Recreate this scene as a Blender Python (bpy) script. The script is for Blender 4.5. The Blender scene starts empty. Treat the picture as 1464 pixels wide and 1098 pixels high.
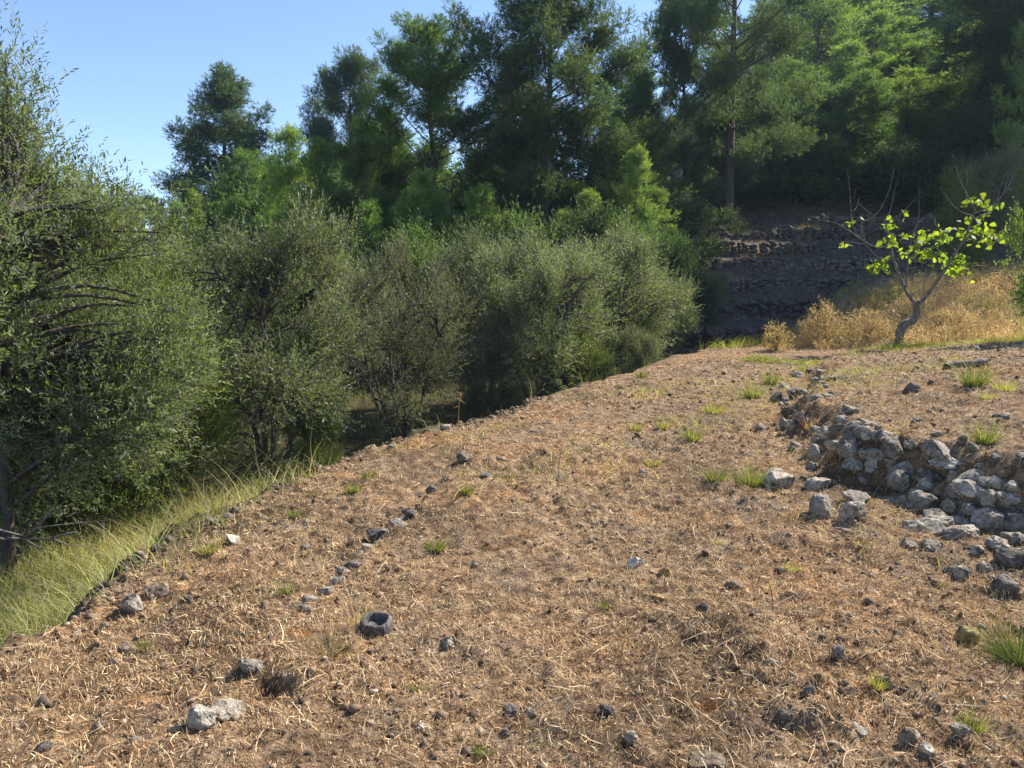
import bpy, bmesh, math, random
import numpy as np

# ------------------------------------------------------------------ camera, sky, sun, exposure
SC = bpy.context.scene
COL = SC.collection
PITCH = math.radians(6.5)
FPX = 1065.0                       # focal length in photo pixels (1464 wide)
CAMZ = 1.6
cam_d = bpy.data.cameras.new('camera'); cam_d.sensor_width = 36.0
cam_d.lens = 36.0 * FPX / 1464.0
cam_d.clip_start = 0.05; cam_d.clip_end = 3000
cam = bpy.data.objects.new('camera', cam_d); COL.objects.link(cam)
cam.location = (0, 0, CAMZ); cam.rotation_euler = (math.pi/2 - PITCH, 0, 0)
SC.camera = cam

SUN_AZ = math.radians(56)          # to the right of straight ahead (+Y)
SUN_EL = math.radians(41)
world = bpy.data.worlds.new('World'); SC.world = world; world.use_nodes = True
wn = world.node_tree
sky = wn.nodes.new('ShaderNodeTexSky'); sky.sky_type = 'NISHITA'; sky.sun_disc = False
sky.sun_elevation = SUN_EL; sky.sun_rotation = SUN_AZ
sky.altitude = 1800; sky.air_density = 1.0; sky.dust_density = 0.0; sky.ozone_density = 1.6
bg = wn.nodes['Background']; bg.inputs['Strength'].default_value = 0.105
wn.links.new(sky.outputs[0], bg.inputs['Color'])
sun_d = bpy.data.lights.new('sun', 'SUN'); sun_d.energy = 5.0; sun_d.angle = math.radians(0.53)
sun_d.color = (1.0, 0.93, 0.82)
sun = bpy.data.objects.new('sun', sun_d); COL.objects.link(sun)
_sd = (math.sin(SUN_AZ)*math.cos(SUN_EL), math.cos(SUN_AZ)*math.cos(SUN_EL), math.sin(SUN_EL))
import mathutils
sun.rotation_euler = mathutils.Vector(_sd).to_track_quat('Z', 'Y').to_euler()
SC.view_settings.view_transform = 'Standard'; SC.view_settings.look = 'None'
SC.view_settings.gamma = 1.0; SC.view_settings.exposure = 1.2
SC.cycles.max_bounces = 6; SC.cycles.diffuse_bounces = 3; SC.cycles.transmission_bounces = 4
SC.cycles.glossy_bounces = 2; SC.cycles.volume_bounces = 0
SC.cycles.denoising_prefilter = 'NONE'

rng = np.random.default_rng(11)
random.seed(5)

# ------------------------------------------------------------------ numeric helpers
def _h(ix, iy, iz, seed):
    n = (ix.astype(np.int64)*374761393 + iy.astype(np.int64)*668265263 + iz.astype(np.int64)*1440662683 + seed*2246822519) & 0xFFFFFFFF
    n = ((n ^ (n >> 13))*1274126177) & 0xFFFFFFFF
    n = ((n ^ (n >> 16))*2654435761) & 0xFFFFFFFF
    return (n ^ (n >> 15)) / 4294967295.0

def vn2(x, y, seed=0):
    ix = np.floor(x); iy = np.floor(y); fx = x-ix; fy = y-iy
    fx = fx*fx*(3-2*fx); fy = fy*fy*(3-2*fy); z = np.zeros_like(ix)
    a = _h(ix, iy, z, seed); b = _h(ix+1, iy, z, seed); c = _h(ix, iy+1, z, seed); d = _h(ix+1, iy+1, z, seed)
    return (a*(1-fx)+b*fx)*(1-fy) + (c*(1-fx)+d*fx)*fy - 0.5

def fbm2(x, y, o=4, seed=0):
    s = 0; a = 1.0
    for i in range(o):
        s = s + a*vn2(x, y, seed+i*17); x = x*2.03+11.3; y = y*2.03-7.1; a *= 0.5
    return s

def vn3(p, seed=0):
    i = np.floor(p); f = p-i; f = f*f*(3-2*f); r = 0
    for dx in (0, 1):
        for dy in (0, 1):
            for dz in (0, 1):
                w = (f[:, 0] if dx else 1-f[:, 0])*(f[:, 1] if dy else 1-f[:, 1])*(f[:, 2] if dz else 1-f[:, 2])
                r = r + w*_h(i[:, 0]+dx, i[:, 1]+dy, i[:, 2]+dz, seed)
    return r-0.5

def fbm3(p, o=4, seed=0):
    s = 0; a = 1.0
    for i in range(o):
        s = s + a*vn3(p, seed+i*13); p = p*2.07+5.7; a *= 0.5
    return s

def ss(a, b, x):
    t = np.clip((x-a)/(b-a), 0, 1); return t*t*(3-2*t)

def unit(v):
    return v/np.maximum(np.linalg.norm(v, axis=-1, keepdims=True), 1e-9)

def rdir(n, r=None):
    r = r or rng
    return unit(r.normal(size=(n, 3)))

# ------------------------------------------------------------------ terrain
_EY = np.array([-60, 0, 3.3, 5.4, 6.85, 8.2, 9.74, 11.25, 13.2, 16, 17.4, 18.8, 21, 24, 40, 400.])
_EX = np.array([-2.7, -2.55, -2.38, -2.08, -1.65, -.64, .17, 1.25, 2.33, 4.03, 5.6, 7.2, 9.8, 13, 30, 420.])
_WY = np.array([-60, 2, 3.95, 5.0, 5.9, 7.0, 8.0, 10, 12, 14, 16, 400.])
_WX = np.array([6.0, 3.15, 2.85, 2.60, 2.45, 2.5, 2.9, 3.9, 4.8, 6.2, 7.6, 380.])
_HY = np.array([-60, 5.2, 7, 9, 12, 14.5, 20, 400.])
_HH = np.array([.42, .40, .33, .31, .18, .03, 0, 0])
def Eline(y): return np.interp(y, _EY, _EX)
def Wline(y): return np.interp(y, _WY, _WX)
STEP = 0.74
def hillh(x, y):
    sh = .45*np.clip(y-34, 0, 60); m = ss(-9+sh, 5.5+sh, x)
    y0 = 20.0 + 0.05*(x-9) + 0.5*np.sin(x*0.33)
    a = np.clip(y-y0, 0, 16)*0.335 + np.clip(y-y0-16, 0, 40)*(0.34+0.26*ss(10, 22, x)) + np.clip(y-y0-61, 0, 80)*0.12
    return a, m
def terrace(a):
    g = a/STEP; k = np.floor(g); f = g-k
    return STEP*(k + 0.80*ss(0.0, 0.13, f) + 0.20*f)
def H(x, y):
    x = np.asarray(x, float); y = np.asarray(y, float)
    zl = 0.025*y + 0.03*x
    zl = np.where(y > 60, 1.5+0.03*x, zl)
    # small ledge crossing the field
    lx = -1.02+0.2*(y-3.59)
    zl = zl + 0.09*(ss(-.05, .05, x-lx)-0.5)*ss(1.5, 2.8, y)*(1-ss(5.2, 6.6, y))*(1-ss(.3, 1.6, np.abs(x-lx)))
    w = x-Wline(y)
    zu = np.interp(y, _HY, _HH)*ss(0, 0.5+.12*np.sin(y*3.1), w+.10*np.sin(y*2.3+1)+.05*np.sin(y*7)) + 0.05*np.clip(w-0.4, 0, 6)
    yb = 14.6 + 0.06*(x-7)
    bank = (1.12*ss(0, 3.2, y-yb) + 0.25*ss(2, 6, y-yb))*ss(6.4, 10.0, x)
    zf = zl + zu + bank - .05*(1-ss(0, .9, x-Eline(y)))*(1-ss(6, 10, y))
    zlow = -0.72 - 0.05*np.clip(-x-3, 0, 8) + 0.055*np.clip(y-9, 0, 60)
    e = Eline(y)-x
    wob = 0.10*np.sin(y*2.1)+0.05*np.sin(y*5.3+1)+.22*vn2(y*3.1, x*.7, 3)+.14*vn2(y*9, x*5, 4)
    zz = zf + (zlow-zf)*ss(0.0, 0.55, e+wob-0.05)
    a, m = hillh(x, y)
    tm = ss(3.0, 5.5, x)*(1-ss(24, 28, x))*(1-ss(36.5, 38, y))
    hz = (terrace(a)*tm + a*(1-tm)) + 0.22
    hz = hz*m + (-3)*(1-m)*0 + (1-m)*(zlow)
    return np.maximum(zz, np.where(y > 19.5, hz, -50))
def fieldmask(x, y):
    return ss(0.0, 0.25, x-Eline(y))
def micro(x, y):
    near = 1-ss(9, 16, y)
    f = 0.07*fbm2(x*0.9, y*0.9, 3, 3) + 0.035*fbm2(x*3.7, y*3.7, 2, 5)
    c = fbm2(x*11, y*11, 2, 9)
    d = vn2(x*33, y*33, 21)
    pit = -.075*np.exp(-((x+.95)**2+((y-2.74)*1.3)**2)/.0075) + .035*np.exp(-((x+.93)**2+(y-2.9)**2)/.03)
    lx = -2.06+.43*(y-2.87)  # furrow added so that its shaded side gives a dark strip
    pit = pit - (.10*np.exp(-((x-lx)/.07)**2) - .05*np.exp(-((x-lx-.17)/.10)**2))*ss(2.2, 2.6, y)*(1-ss(3.2, 3.6, y))
    return f + pit + near*(0.046*c + 0.024*np.abs(c) + 0.022*d)*(0.55+0.45*ss(-.2, .3, fbm2(x*.8, y*.8, 2, 33)))
def G(x, y): 
    x = np.asarray(x, float); y = np.asarray(y, float)
    return H(x, y) + micro(x, y)

def raydir(px, py):
    u = (px-732)/FPX; v = (549-py)/FPX
    return np.array([u, math.cos(PITCH)+v*math.sin(PITCH), -math.sin(PITCH)+v*math.cos(PITCH)])
def hit(px, py):
    """point of the ground seen at a photo pixel"""
    d = raydir(px, py); t = np.concatenate([np.arange(1.5, 25, 0.01), np.arange(25, 150, .1)])
    p = d[None]*t[:, None]; z = CAMZ+p[:, 2]
    k = np.argmax(z < H(p[:, 0], p[:, 1])+0.5*micro(p[:, 0], p[:, 1])*0)
    return np.array([p[k, 0], p[k, 1], float(G(p[k, 0], p[k, 1]))]), t[k]
def at(px, py, y):
    d = raydir(px, py); t = y/d[1]
    return np.array([d[0]*t, y, CAMZ+d[2]*t])

# ------------------------------------------------------------------ mesh / object helpers
def mesh_np(name, V, F, mat, C=None, smooth=False):
    V = np.ascontiguousarray(V, dtype=np.float32); F = np.ascontiguousarray(F, dtype=np.int32)
    me = bpy.data.meshes.new(name)
    me.vertices.add(len(V)); me.vertices.foreach_set('co', V.ravel())
    me.loops.add(F.size); me.loops.foreach_set('vertex_index', F.ravel())
    me.polygons.add(len(F)); me.polygons.foreach_set('loop_start', np.arange(0, F.size, F.shape[1], dtype=np.int32))
    if smooth: me.polygons.foreach_set('use_smooth', np.ones(len(F), dtype=bool))
    me.update(calc_edges=True)
    if C is not None:
        a = me.color_attributes.new('Col', 'FLOAT_COLOR', 'POINT')
        c4 = np.ones((len(V), 4), np.float32); c4[:, :3] = C
        a.data.foreach_set('color', c4.ravel())
    if mat: me.materials.append(mat)
    return me

class MB:
    def __init__(s): s.V = []; s.F = []; s.C = []; s.n = 0
    def add(s, V, F, C=None):
        V = np.asarray(V, float).reshape(-1, 3); s.V.append(V); s.F.append(np.asarray(F)+s.n); s.n += len(V)
        if C is None: C = np.ones((len(V), 3))*.5
        C = np.asarray(C, float)
        if C.ndim == 1: C = np.repeat(C[None], len(V), 0)
        s.C.append(C)
    def mesh(s, name, mat, smooth=False):
        return mesh_np(name, np.concatenate(s.V), np.concatenate(s.F), mat, np.concatenate(s.C), smooth)

def tag(o, label=None, cat=None, group=None, kind=None):
    if label: o['label'] = label
    if cat: o['category'] = cat
    if group: o['group'] = group
    if kind: o['kind'] = kind
    return o
def obj(name, me, parent=None, loc=None):
    o = bpy.data.objects.new(name, me); COL.objects.link(o)
    if parent: o.parent = parent
    if loc is not None: o.location = [float(c) for c in loc]
    return o
def thing(name, label, cat, loc, group=None, rz=0, sc=(1, 1, 1)):
    o = obj(name, None, None, loc); o.empty_display_size = 0.2
    o.rotation_euler = (0, 0, rz); o.scale = sc
    return tag(o, label, cat, group)

def tube(mb, pts, rad, sides=6, col=(.5, .5, .5), cap=True):
    pts = np.asarray(pts, float); n = len(pts); rad = np.broadcast_to(np.asarray(rad, float), (n,))
    T = unit(np.gradient(pts, axis=0)); ref = np.array([0.31, 0.17, 0.93]) if abs(T[0, 2]) < .8 else np.array([1, .2, 0.])
    A = unit(np.cross(T, ref)); B = np.cross(T, A)
    an = np.linspace(0, 2*math.pi, sides, endpoint=False)
    ring = (A[:, None]*np.cos(an)[None, :, None]+B[:, None]*np.sin(an)[None, :, None])*rad[:, None, None]+pts[:, None]
    V = ring.reshape(-1, 3); i = np.arange(n-1)[:, None]*sides; j = np.arange(sides)[None]
    F = np.stack([i+j, i+(j+1) % sides, i+sides+(j+1) % sides, i+sides+j], -1).reshape(-1, 4)
    mb.add(V, F, col)

def smooth_path(pts, n=3):
    """Catmull-Rom through pts"""
    P = np.asarray(pts, float); P = np.vstack([2*P[0]-P[1], P, 2*P[-1]-P[-2]]); out = []
    for i in range(1, len(P)-2):
        for k in range(n):
            t = k/n
            out.append(.5*((2*P[i])+(-P[i-1]+P[i+1])*t+(2*P[i-1]-5*P[i]+4*P[i+1]-P[i+2])*t*t+(-P[i-1]+3*P[i]-3*P[i+1]+P[i+2])*t**3))
    out.append(P[-2]); return np.array(out)

def strips(mb, P, D, B, L, W, nseg, C, taper=.8, tip=0.05):
    """blades: curved ribbons.  P base, D direction, B bend (times length), L length, W width"""
    N = len(P); s = np.linspace(0, 1, nseg+1)
    pts = P[:, None]+D[:, None]*(L[:, None, None]*s[None, :, None])+B[:, None]*(L[:, None, None]*(s**2)[None, :, None])
    side = unit(np.cross(D, rdir(N)))
    w = (W[:, None]*np.maximum((1-s)[None]**taper, tip))*.5
    Lft = pts-side[:, None]*w[..., None]; Rgt = pts+side[:, None]*w[..., None]
    V = np.stack([Lft, Rgt], 2).reshape(-1, 3)
    base = np.arange(N)[:, None]*(nseg+1)*2; k = np.arange(nseg)[None]*2
    F = np.stack([base+k, base+k+1, base+k+3, base+k+2], -1).reshape(-1, 4)
    mb.add(V, F, np.repeat(C, (nseg+1)*2, 0))

def mixcols(cols, n, jit=.15, r=None):
    r = r or rng
    cols = np.asarray(cols, float); i = r.integers(0, len(cols), n); j = r.integers(0, len(cols), n); t = r.random((n, 1))**2
    c = cols[i]*(1-t*.5)+cols[j]*t*.5
    return np.clip(c*(1+r.normal(size=(n, 1))*jit), 0.005, 1)

def leaves_on_shoots(P, D, L, k, ll, lw, spread, cols, r, shape='diamond', jit=.18, curve=.25, s0=.1):
    """P,D,L shoots; k leaves on each; returns V,F,C"""
    N = len(P); s = (np.arange(k)+.5)/k*(1-s0)+s0
    bend = unit(r.normal(size=(N, 3)))*curve
    pos = P[:, None]+D[:, None]*(L[:, None, None]*s[None, :, None])+bend[:, None]*(L[:, None, None]*(s**2)[None, :, None])
    rad = unit(np.cross(np.repeat(D[:, None], k, 1), r.normal(size=(N, k, 3))))
    d = unit(D[:, None]*(1-spread)+rad*spread*(0.6+.6*r.random((N, k, 1)))+r.normal(size=(N, k, 3))*.12)
    pos = pos.reshape(-1, 3); d = d.reshape(-1, 3); M = len(pos)
    side = unit(np.cross(d, r.normal(size=(M, 3)))); nrm = np.cross(d, side)
    l = ll*(.65+.6*r.random((M, 1))); w = lw*(.7+.5*r.random((M, 1)))*.5
    c = np.repeat(mixcols(cols, N, jit, r), k, 0)*(1+r.normal(size=(M, 1))*.12); c = np.clip(c, .005, 1)
    if shape == 'diamond':
        m = pos+d*l*.5+nrm*w*.35
        V = np.stack([pos, m-side*w, pos+d*l-nrm*w*.5, m+side*w], 1).reshape(-1, 3)
        F = np.arange(M*4).reshape(-1, 4); C = np.repeat(c, 4, 0)
    else:
        V = np.stack([pos-side*w, pos+d*l, pos+side*w], 1).reshape(-1, 3)
        F = np.arange(M*3).reshape(-1, 3); C = np.repeat(c, 3, 0)
    return V, F, C

# ------------------------------------------------------------------ materials
def newmat(name):
    m = bpy.data.materials.new(name); m.use_nodes = True; nt = m.node_tree
    for n in list(nt.nodes): nt.nodes.remove(n)
    return m, nt, nt.nodes.new, nt.links.new
def ramp(nt, stops, interp='LINEAR'):
    r = nt.nodes.new('ShaderNodeValToRGB'); r.color_ramp.interpolation = interp
    e = r.color_ramp.elements
    while len(e) < len(stops): e.new(.5)
    for k, (p, c) in enumerate(stops): e[k].position = p; e[k].color = (*c, 1)
    return r
def noise(nt, coord, scale, detail=4, rough=.55, dist=0):
    n = nt.nodes.new('ShaderNodeTexNoise'); n.inputs['Scale'].default_value = scale
    n.inputs['Detail'].default_value = detail; n.inputs['Roughness'].default_value = rough; n.inputs['Distortion'].default_value = dist
    if coord: nt.links.new(coord, n.inputs['Vector'])
    return n
def mixc(nt, fac, a, b, mode='MIX'):
    m = nt.nodes.new('ShaderNodeMix'); m.data_type = 'RGBA'; m.blend_type = mode
    for s, v in ((0, fac), (6, a), (7, b)):
        if hasattr(v, 'links') or hasattr(v, 'is_linked'): nt.links.new(v, m.inputs[s])
        elif s == 0: m.inputs[0].default_value = v
        else: m.inputs[s].default_value = (*v, 1)
    return m.outputs[2]

def leaf_mat(name, trans=.35, rough=.5, spec=.35, under=None, ttint=(1.25, 1.35, .55)):
    m, nt, N, Lk = newmat(name)
    a = N('ShaderNodeAttribute'); a.attribute_name = 'Col'
    oi = N('ShaderNodeObjectInfo')
    hv = N('ShaderNodeHueSaturation'); Lk(a.outputs['Color'], hv.inputs['Color'])
    mr = N('ShaderNodeMapRange'); mr.inputs[3].default_value = .82; mr.inputs[4].default_value = 1.18
    Lk(oi.outputs['Random'], mr.inputs[0]); Lk(mr.outputs[0], hv.inputs['Value'])
    col = hv.outputs[0]
    if under:
        g = N('ShaderNodeNewGeometry'); col = mixc(nt, g.outputs['Backfacing'], hv.outputs[0], under)
    p = N('ShaderNodeBsdfPrincipled'); Lk(col, p.inputs['Base Color'])
    p.inputs['Roughness'].default_value = rough; p.inputs['Specular IOR Level'].default_value = spec
    t = N('ShaderNodeBsdfTranslucent'); Lk(mixc(nt, 1.0, hv.outputs[0], ttint, 'MULTIPLY'), t.inputs['Color'])
    mx = N('ShaderNodeMixShader'); mx.inputs[0].default_value = trans
    Lk(p.outputs[0], mx.inputs[1]); Lk(t.outputs[0], mx.inputs[2])
    o = N('ShaderNodeOutputMaterial'); Lk(mx.outputs[0], o.inputs['Surface'])
    return m

def rock_mat(name, base=(.36, .31, .25), pale=(.57, .505, .425), dark=(.10, .095, .09), ochre=(.30, .20, .11), och=.25):
    m, nt, N, Lk = newmat(name)
    tc = N('ShaderNodeTexCoord'); oi = N('ShaderNodeObjectInfo'); ad = N('ShaderNodeVectorMath'); ad.operation = 'ADD'
    g = N('ShaderNodeNewGeometry')
    Lk(g.outputs['Position'], ad.inputs[0]); Lk(oi.outputs['Random'], ad.inputs[1])
    v = ad.outputs[0]
    n1 = noise(nt, v, 9, 6, .65, .4); n2 = noise(nt, v, 34, 5, .7); n3 = noise(nt, v, 5, 3, .5)
    r1 = ramp(nt, [(.36, dark), (.45, base), (.55, tuple(x*1.15 for x in base)), (.63, pale)]); Lk(n1.outputs[0], r1.inputs[0])
    r2 = ramp(nt, [(.36, (.42, .41, .40)), (.5, (.95, .95, .95)), (.62, (1.25, 1.24, 1.2))]); Lk(n2.outputs[0], r2.inputs[0])
    c = mixc(nt, 1.0, r1.outputs[0], r2.outputs[0], 'MULTIPLY')
    r3 = ramp(nt, [(.5, (0, 0, 0)), (.68, (och, och, och))]); Lk(n3.outputs[0], r3.inputs[0])
    c = mixc(nt, r3.outputs[0], c, ochre)
    mr = N('ShaderNodeMapRange'); mr.inputs[3].default_value = .72; mr.inputs[4].default_value = 1.2; Lk(oi.outputs['Random'], mr.inputs[0])
    hv = N('ShaderNodeHueSaturation'); Lk(c, hv.inputs['Color']); Lk(mr.outputs[0], hv.inputs['Value'])
    vo = N('ShaderNodeTexVoronoi'); vo.feature = 'DISTANCE_TO_EDGE'; vo.inputs['Scale'].default_value = 13; Lk(n1.outputs[1], vo.inputs['Vector'])
    b1 = N('ShaderNodeBump'); b1.inputs['Strength'].default_value = 1; b1.inputs['Distance'].default_value = .02; Lk(n2.outputs[0], b1.inputs['Height'])
    b2 = N('ShaderNodeBump'); b2.inputs['Strength'].default_value = .9; b2.inputs['Distance'].default_value = .06; Lk(n1.outputs[0], b2.inputs['Height']); Lk(b1.outputs[0], b2.inputs['Normal'])
    p = N('ShaderNodeBsdfPrincipled'); Lk(hv.outputs[0], p.inputs['Base Color']); p.inputs['Roughness'].default_value = .85
    p.inputs['Specular IOR Level'].default_value = .3; Lk(b2.outputs[0], p.inputs['Normal'])
    o = N('ShaderNodeOutputMaterial'); Lk(p.outputs[0], o.inputs['Surface'])
    return m

def bark_mat(name, a, b, scale=12):
    m, nt, N, Lk = newmat(name)
    tc = N('ShaderNodeTexCoord'); mp = N('ShaderNodeMapping'); mp.inputs['Scale'].default_value = (1, 1, .3); Lk(tc.outputs['Object'], mp.inputs['Vector'])
    n = noise(nt, mp.outputs[0], scale, 6, .65, .5); r = ramp(nt, [(.35, a), (.68, b)]); Lk(n.outputs[0], r.inputs[0])
    bu = N('ShaderNodeBump'); bu.inputs['Strength'].default_value = .8; bu.inputs['Distance'].default_value = .03; Lk(n.outputs[0], bu.inputs['Height'])
    p = N('ShaderNodeBsdfPrincipled'); Lk(r.outputs[0], p.inputs['Base Color']); p.inputs['Roughness'].default_value = .9; Lk(bu.outputs[0], p.inputs['Normal'])
    o = N('ShaderNodeOutputMaterial'); Lk(p.outputs[0], o.inputs['Surface'])
    return m

def col_mat(name, rough=.8, trans=0.0, spec=.2):
    return leaf_mat(name, trans, rough, spec, None, (1.15, 1.1, .8))

def ground_mat():
    m, nt, N, Lk = newmat('ground')
    g = N('ShaderNodeNewGeometry'); v = g.outputs['Position']
    a = N('ShaderNodeAttribute'); a.attribute_name = 'Col'; sep = N('ShaderNodeSeparateColor'); Lk(a.outputs['Color'], sep.inputs[0])
    n1 = noise(nt, v, .9, 4, .6); n2 = noise(nt, v, 14, 6, .7, .3); n3 = noise(nt, v, 70, 4, .7); n4 = noise(nt, v, 3.1, 4, .6)
    soil = ramp(nt, [(.30, (.055, .035, .022)), (.45, (.19, .122, .07)), (.57, (.37, .25, .145)), (.70, (.53, .395, .25))]); Lk(n2.outputs[0], soil.inputs[0])
    red = ramp(nt, [(.36, (.72, .72, .74)), (.5, (1.0, 1.0, 1.0)), (.66, (1.10, .91, .75))]); Lk(n1.outputs[0], red.inputs[0])
    c = mixc(nt, 1.0, soil.outputs[0], red.outputs[0], 'MULTIPLY')
    gr = ramp(nt, [(.35, (.55, .55, .56)), (.65, (1.2, 1.18, 1.15))]); Lk(n3.outputs[0], gr.inputs[0])
    c = mixc(nt, 1.0, c, gr.outputs[0], 'MULTIPLY')
    gy = ramp(nt, [(.52, (0, 0, 0)), (.72, (.55, .55, .55))]); Lk(n4.outputs[0], gy.inputs[0])
    c = mixc(nt, gy.outputs[0], c, (.25, .205, .165))
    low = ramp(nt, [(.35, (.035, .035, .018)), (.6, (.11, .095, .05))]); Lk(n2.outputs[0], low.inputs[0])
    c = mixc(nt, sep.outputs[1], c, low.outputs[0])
    c = mixc(nt, sep.outputs[0], c, (.05, .032, .02))
    fo = ramp(nt, [(.36, (.04, .031, .025)), (.5, (.12, .09, .07)), (.62, (.27, .205, .155))]); Lk(mixc(nt, .65, n4.outputs[0], n2.outputs[0]), fo.inputs[0])
    fo2 = mixc(nt, 1.0, fo.outputs[0], gr.outputs[0], 'MULTIPLY')
    c = mixc(nt, sep.outputs[2], c, fo2)
    b1 = N('ShaderNodeBump'); b1.inputs['Strength'].default_value = .9; b1.inputs['Distance'].default_value = .012; Lk(n3.outputs[0], b1.inputs['Height'])
    b2 = N('ShaderNodeBump'); b2.inputs['Strength'].default_value = .9; b2.inputs['Distance'].default_value = .04; Lk(n2.outputs[0], b2.inputs['Height']); Lk(b1.outputs[0], b2.inputs['Normal'])
    p = N('ShaderNodeBsdfPrincipled'); Lk(c, p.inputs['Base Color']); p.inputs['Roughness'].default_value = .95
    p.inputs['Specular IOR Level'].default_value = .15; Lk(b2.outputs[0], p.inputs['Normal'])
    o = N('ShaderNodeOutputMaterial'); Lk(p.outputs[0], o.inputs['Surface'])
    return m

M_GROUND = ground_mat()
M_ROCK = rock_mat('limestone')
M_ROCK_BROWN = rock_mat('brown_rock', (.24, .18, .125), (.42, .34, .25), (.09, .065, .045), (.30, .19, .09), .5)
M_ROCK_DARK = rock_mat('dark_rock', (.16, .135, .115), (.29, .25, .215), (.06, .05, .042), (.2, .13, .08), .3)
M_ROCK_PALE = rock_mat('pale_rock', (.36, .315, .26), (.56, .50, .43), (.13, .11, .09), (.36, .25, .15), .25)
M_ROCK_OCHRE = rock_mat('ochre_rock', (.40, .28, .12), (.56, .42, .22), (.18, .12, .06), (.45, .28, .10), .5)
M_PEBBLE = col_mat('pebble', .9)
M_STRAW = col_mat('straw', .7, .12, .25)
M_GRASS = leaf_mat('grass', .45, .5, .3, None, (1.3, 1.3, .6))
M_DRY = leaf_mat('dry_grass', .45, .6, .2, None, (1.3, 1.1, .7))
M_OLIVE = leaf_mat('olive_leaf', .42, .5, .26, (.20, .215, .155), (1.6, 1.7, .8))
M_BUSH = leaf_mat('shrub_leaf', .34, .65, .12)
M_NEEDLE = leaf_mat('pine_needle', .55, .55, .3, None, (1.2, 1.35, .55))
M_FIG = leaf_mat('fig_leaf', .58, .5, .3, None, (1.5, 1.6, .5))
M_BARK_PINE = bark_mat('pine_bark', (.035, .028, .024), (.13, .10, .085))
M_BARK_OLIVE = bark_mat('olive_bark', (.035, .028, .024), (.11, .092, .077), 18)
M_BARK_FIG = bark_mat('fig_bark', (.07, .058, .05), (.25, .215, .19), 22)
M_STUMP = bark_mat('stump_wood', (.03, .026, .024), (.20, .175, .16), 26)
M_DEAD = bark_mat('dead_wood', (.06, .048, .042), (.22, .185, .16), 30)

# ------------------------------------------------------------------ ground sheet
def axis(fine0, fine1, step0, lo, hi, grow=1.12, growin=1.0):
    a = [fine0]; s = step0
    while a[-1] < fine1: a.append(a[-1]+s); s *= growin
    up = [a[-1]]; s2 = s
    while up[-1] < hi: s2 *= grow; up.append(up[-1]+min(s2, 12))
    dn = [fine0]; s3 = step0
    while dn[-1] > lo: s3 *= grow; dn.append(dn[-1]-min(s3, 12))
    return np.array(dn[:0:-1]+a+up[1:])
gx = axis(-3.2, 6.4, .021, -240, 240, 1.05)
gy = axis(1.6, 14, .013, -60, 300, 1.06, 1.0042)
X, Y = np.meshgrid(gx, gy)
Z = G(X.ravel(), Y.ravel())
nx, ny = len(gx), len(gy)
V = np.stack([X.ravel(), Y.ravel(), Z], 1)
i = (np.arange(ny-1)[:, None]*nx+np.arange(nx-1)[None]).ravel()
F = np.stack([i, i+1, i+nx+1, i+nx], 1)
xx, yy = X.ravel(), Y.ravel()
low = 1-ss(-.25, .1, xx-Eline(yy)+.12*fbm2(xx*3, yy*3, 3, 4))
forest = ss(18.5, 20.5, yy)
bankgrass = ss(6.2, 8.5, xx)*ss(13.4, 14.6, yy)*(1-ss(18.5, 20, yy))*.0
dark_soil = np.clip(.75*np.exp(-((xx+.95)**2+((yy-2.74)*1.2)**2)/.014)+.55*ss(.12, .4, fbm2(xx*1.3, yy*1.3, 4, 51))*(1-ss(7, 11, yy)), 0, 1)  # colours the burrow hole darker, plus random dark soil patches
C = np.stack([dark_soil, np.clip(low+bankgrass, 0, 1), forest], 1)
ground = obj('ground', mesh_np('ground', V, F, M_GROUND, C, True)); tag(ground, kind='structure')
ground['label'] = 'bare reddish earth terrace sloping gently between olive trees and a stone wall'

# ------------------------------------------------------------------ rocks
def ico(sub):
    bm = bmesh.new(); bmesh.ops.create_icosphere(bm, subdivisions=sub, radius=1.0)
    v = np.array([q.co[:] for q in bm.verts]); f = np.array([[q.index for q in t.verts] for t in bm.faces]); bm.free()
    return v, f
ICO = {k: ico(k) for k in (1, 2, 3, 4)}
def rock(seed, size, sub=4, lump=.34, cuts=7, fine=.05):
    r = np.random.default_rng(seed); v, f = ICO[sub]; v = v.copy()
    v *= (1+lump*fbm3(v*1.1+r.random(3)*50, 3, seed))[:, None]
    for _ in range(cuts):
        n = unit(r.normal(size=3)); d = r.uniform(.5, .85); q = v@n-d
        v -= np.where(q > 0, q*.92, 0)[:, None]*n
    v *= (1+fine*2.6*fbm3(v*3.4+r.random(3)*50, 5, seed+7)-fine*2.2*np.maximum(0, .12-np.abs(fbm3(v*2.2+r.random(3)*50, 3, seed+3)))/.12)[:, None]
    v /= np.abs(v).max(0)
    a = r.uniform(-.6, .6, 2)
    v = v*(np.asarray(size)*.5)
    ca, sa = math.cos(a[0]), math.sin(a[0]); v = v@np.array([[ca, 0, -sa], [0, 1, 0], [sa, 0, ca]])
    return v, f
_rs = [100]
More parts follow.
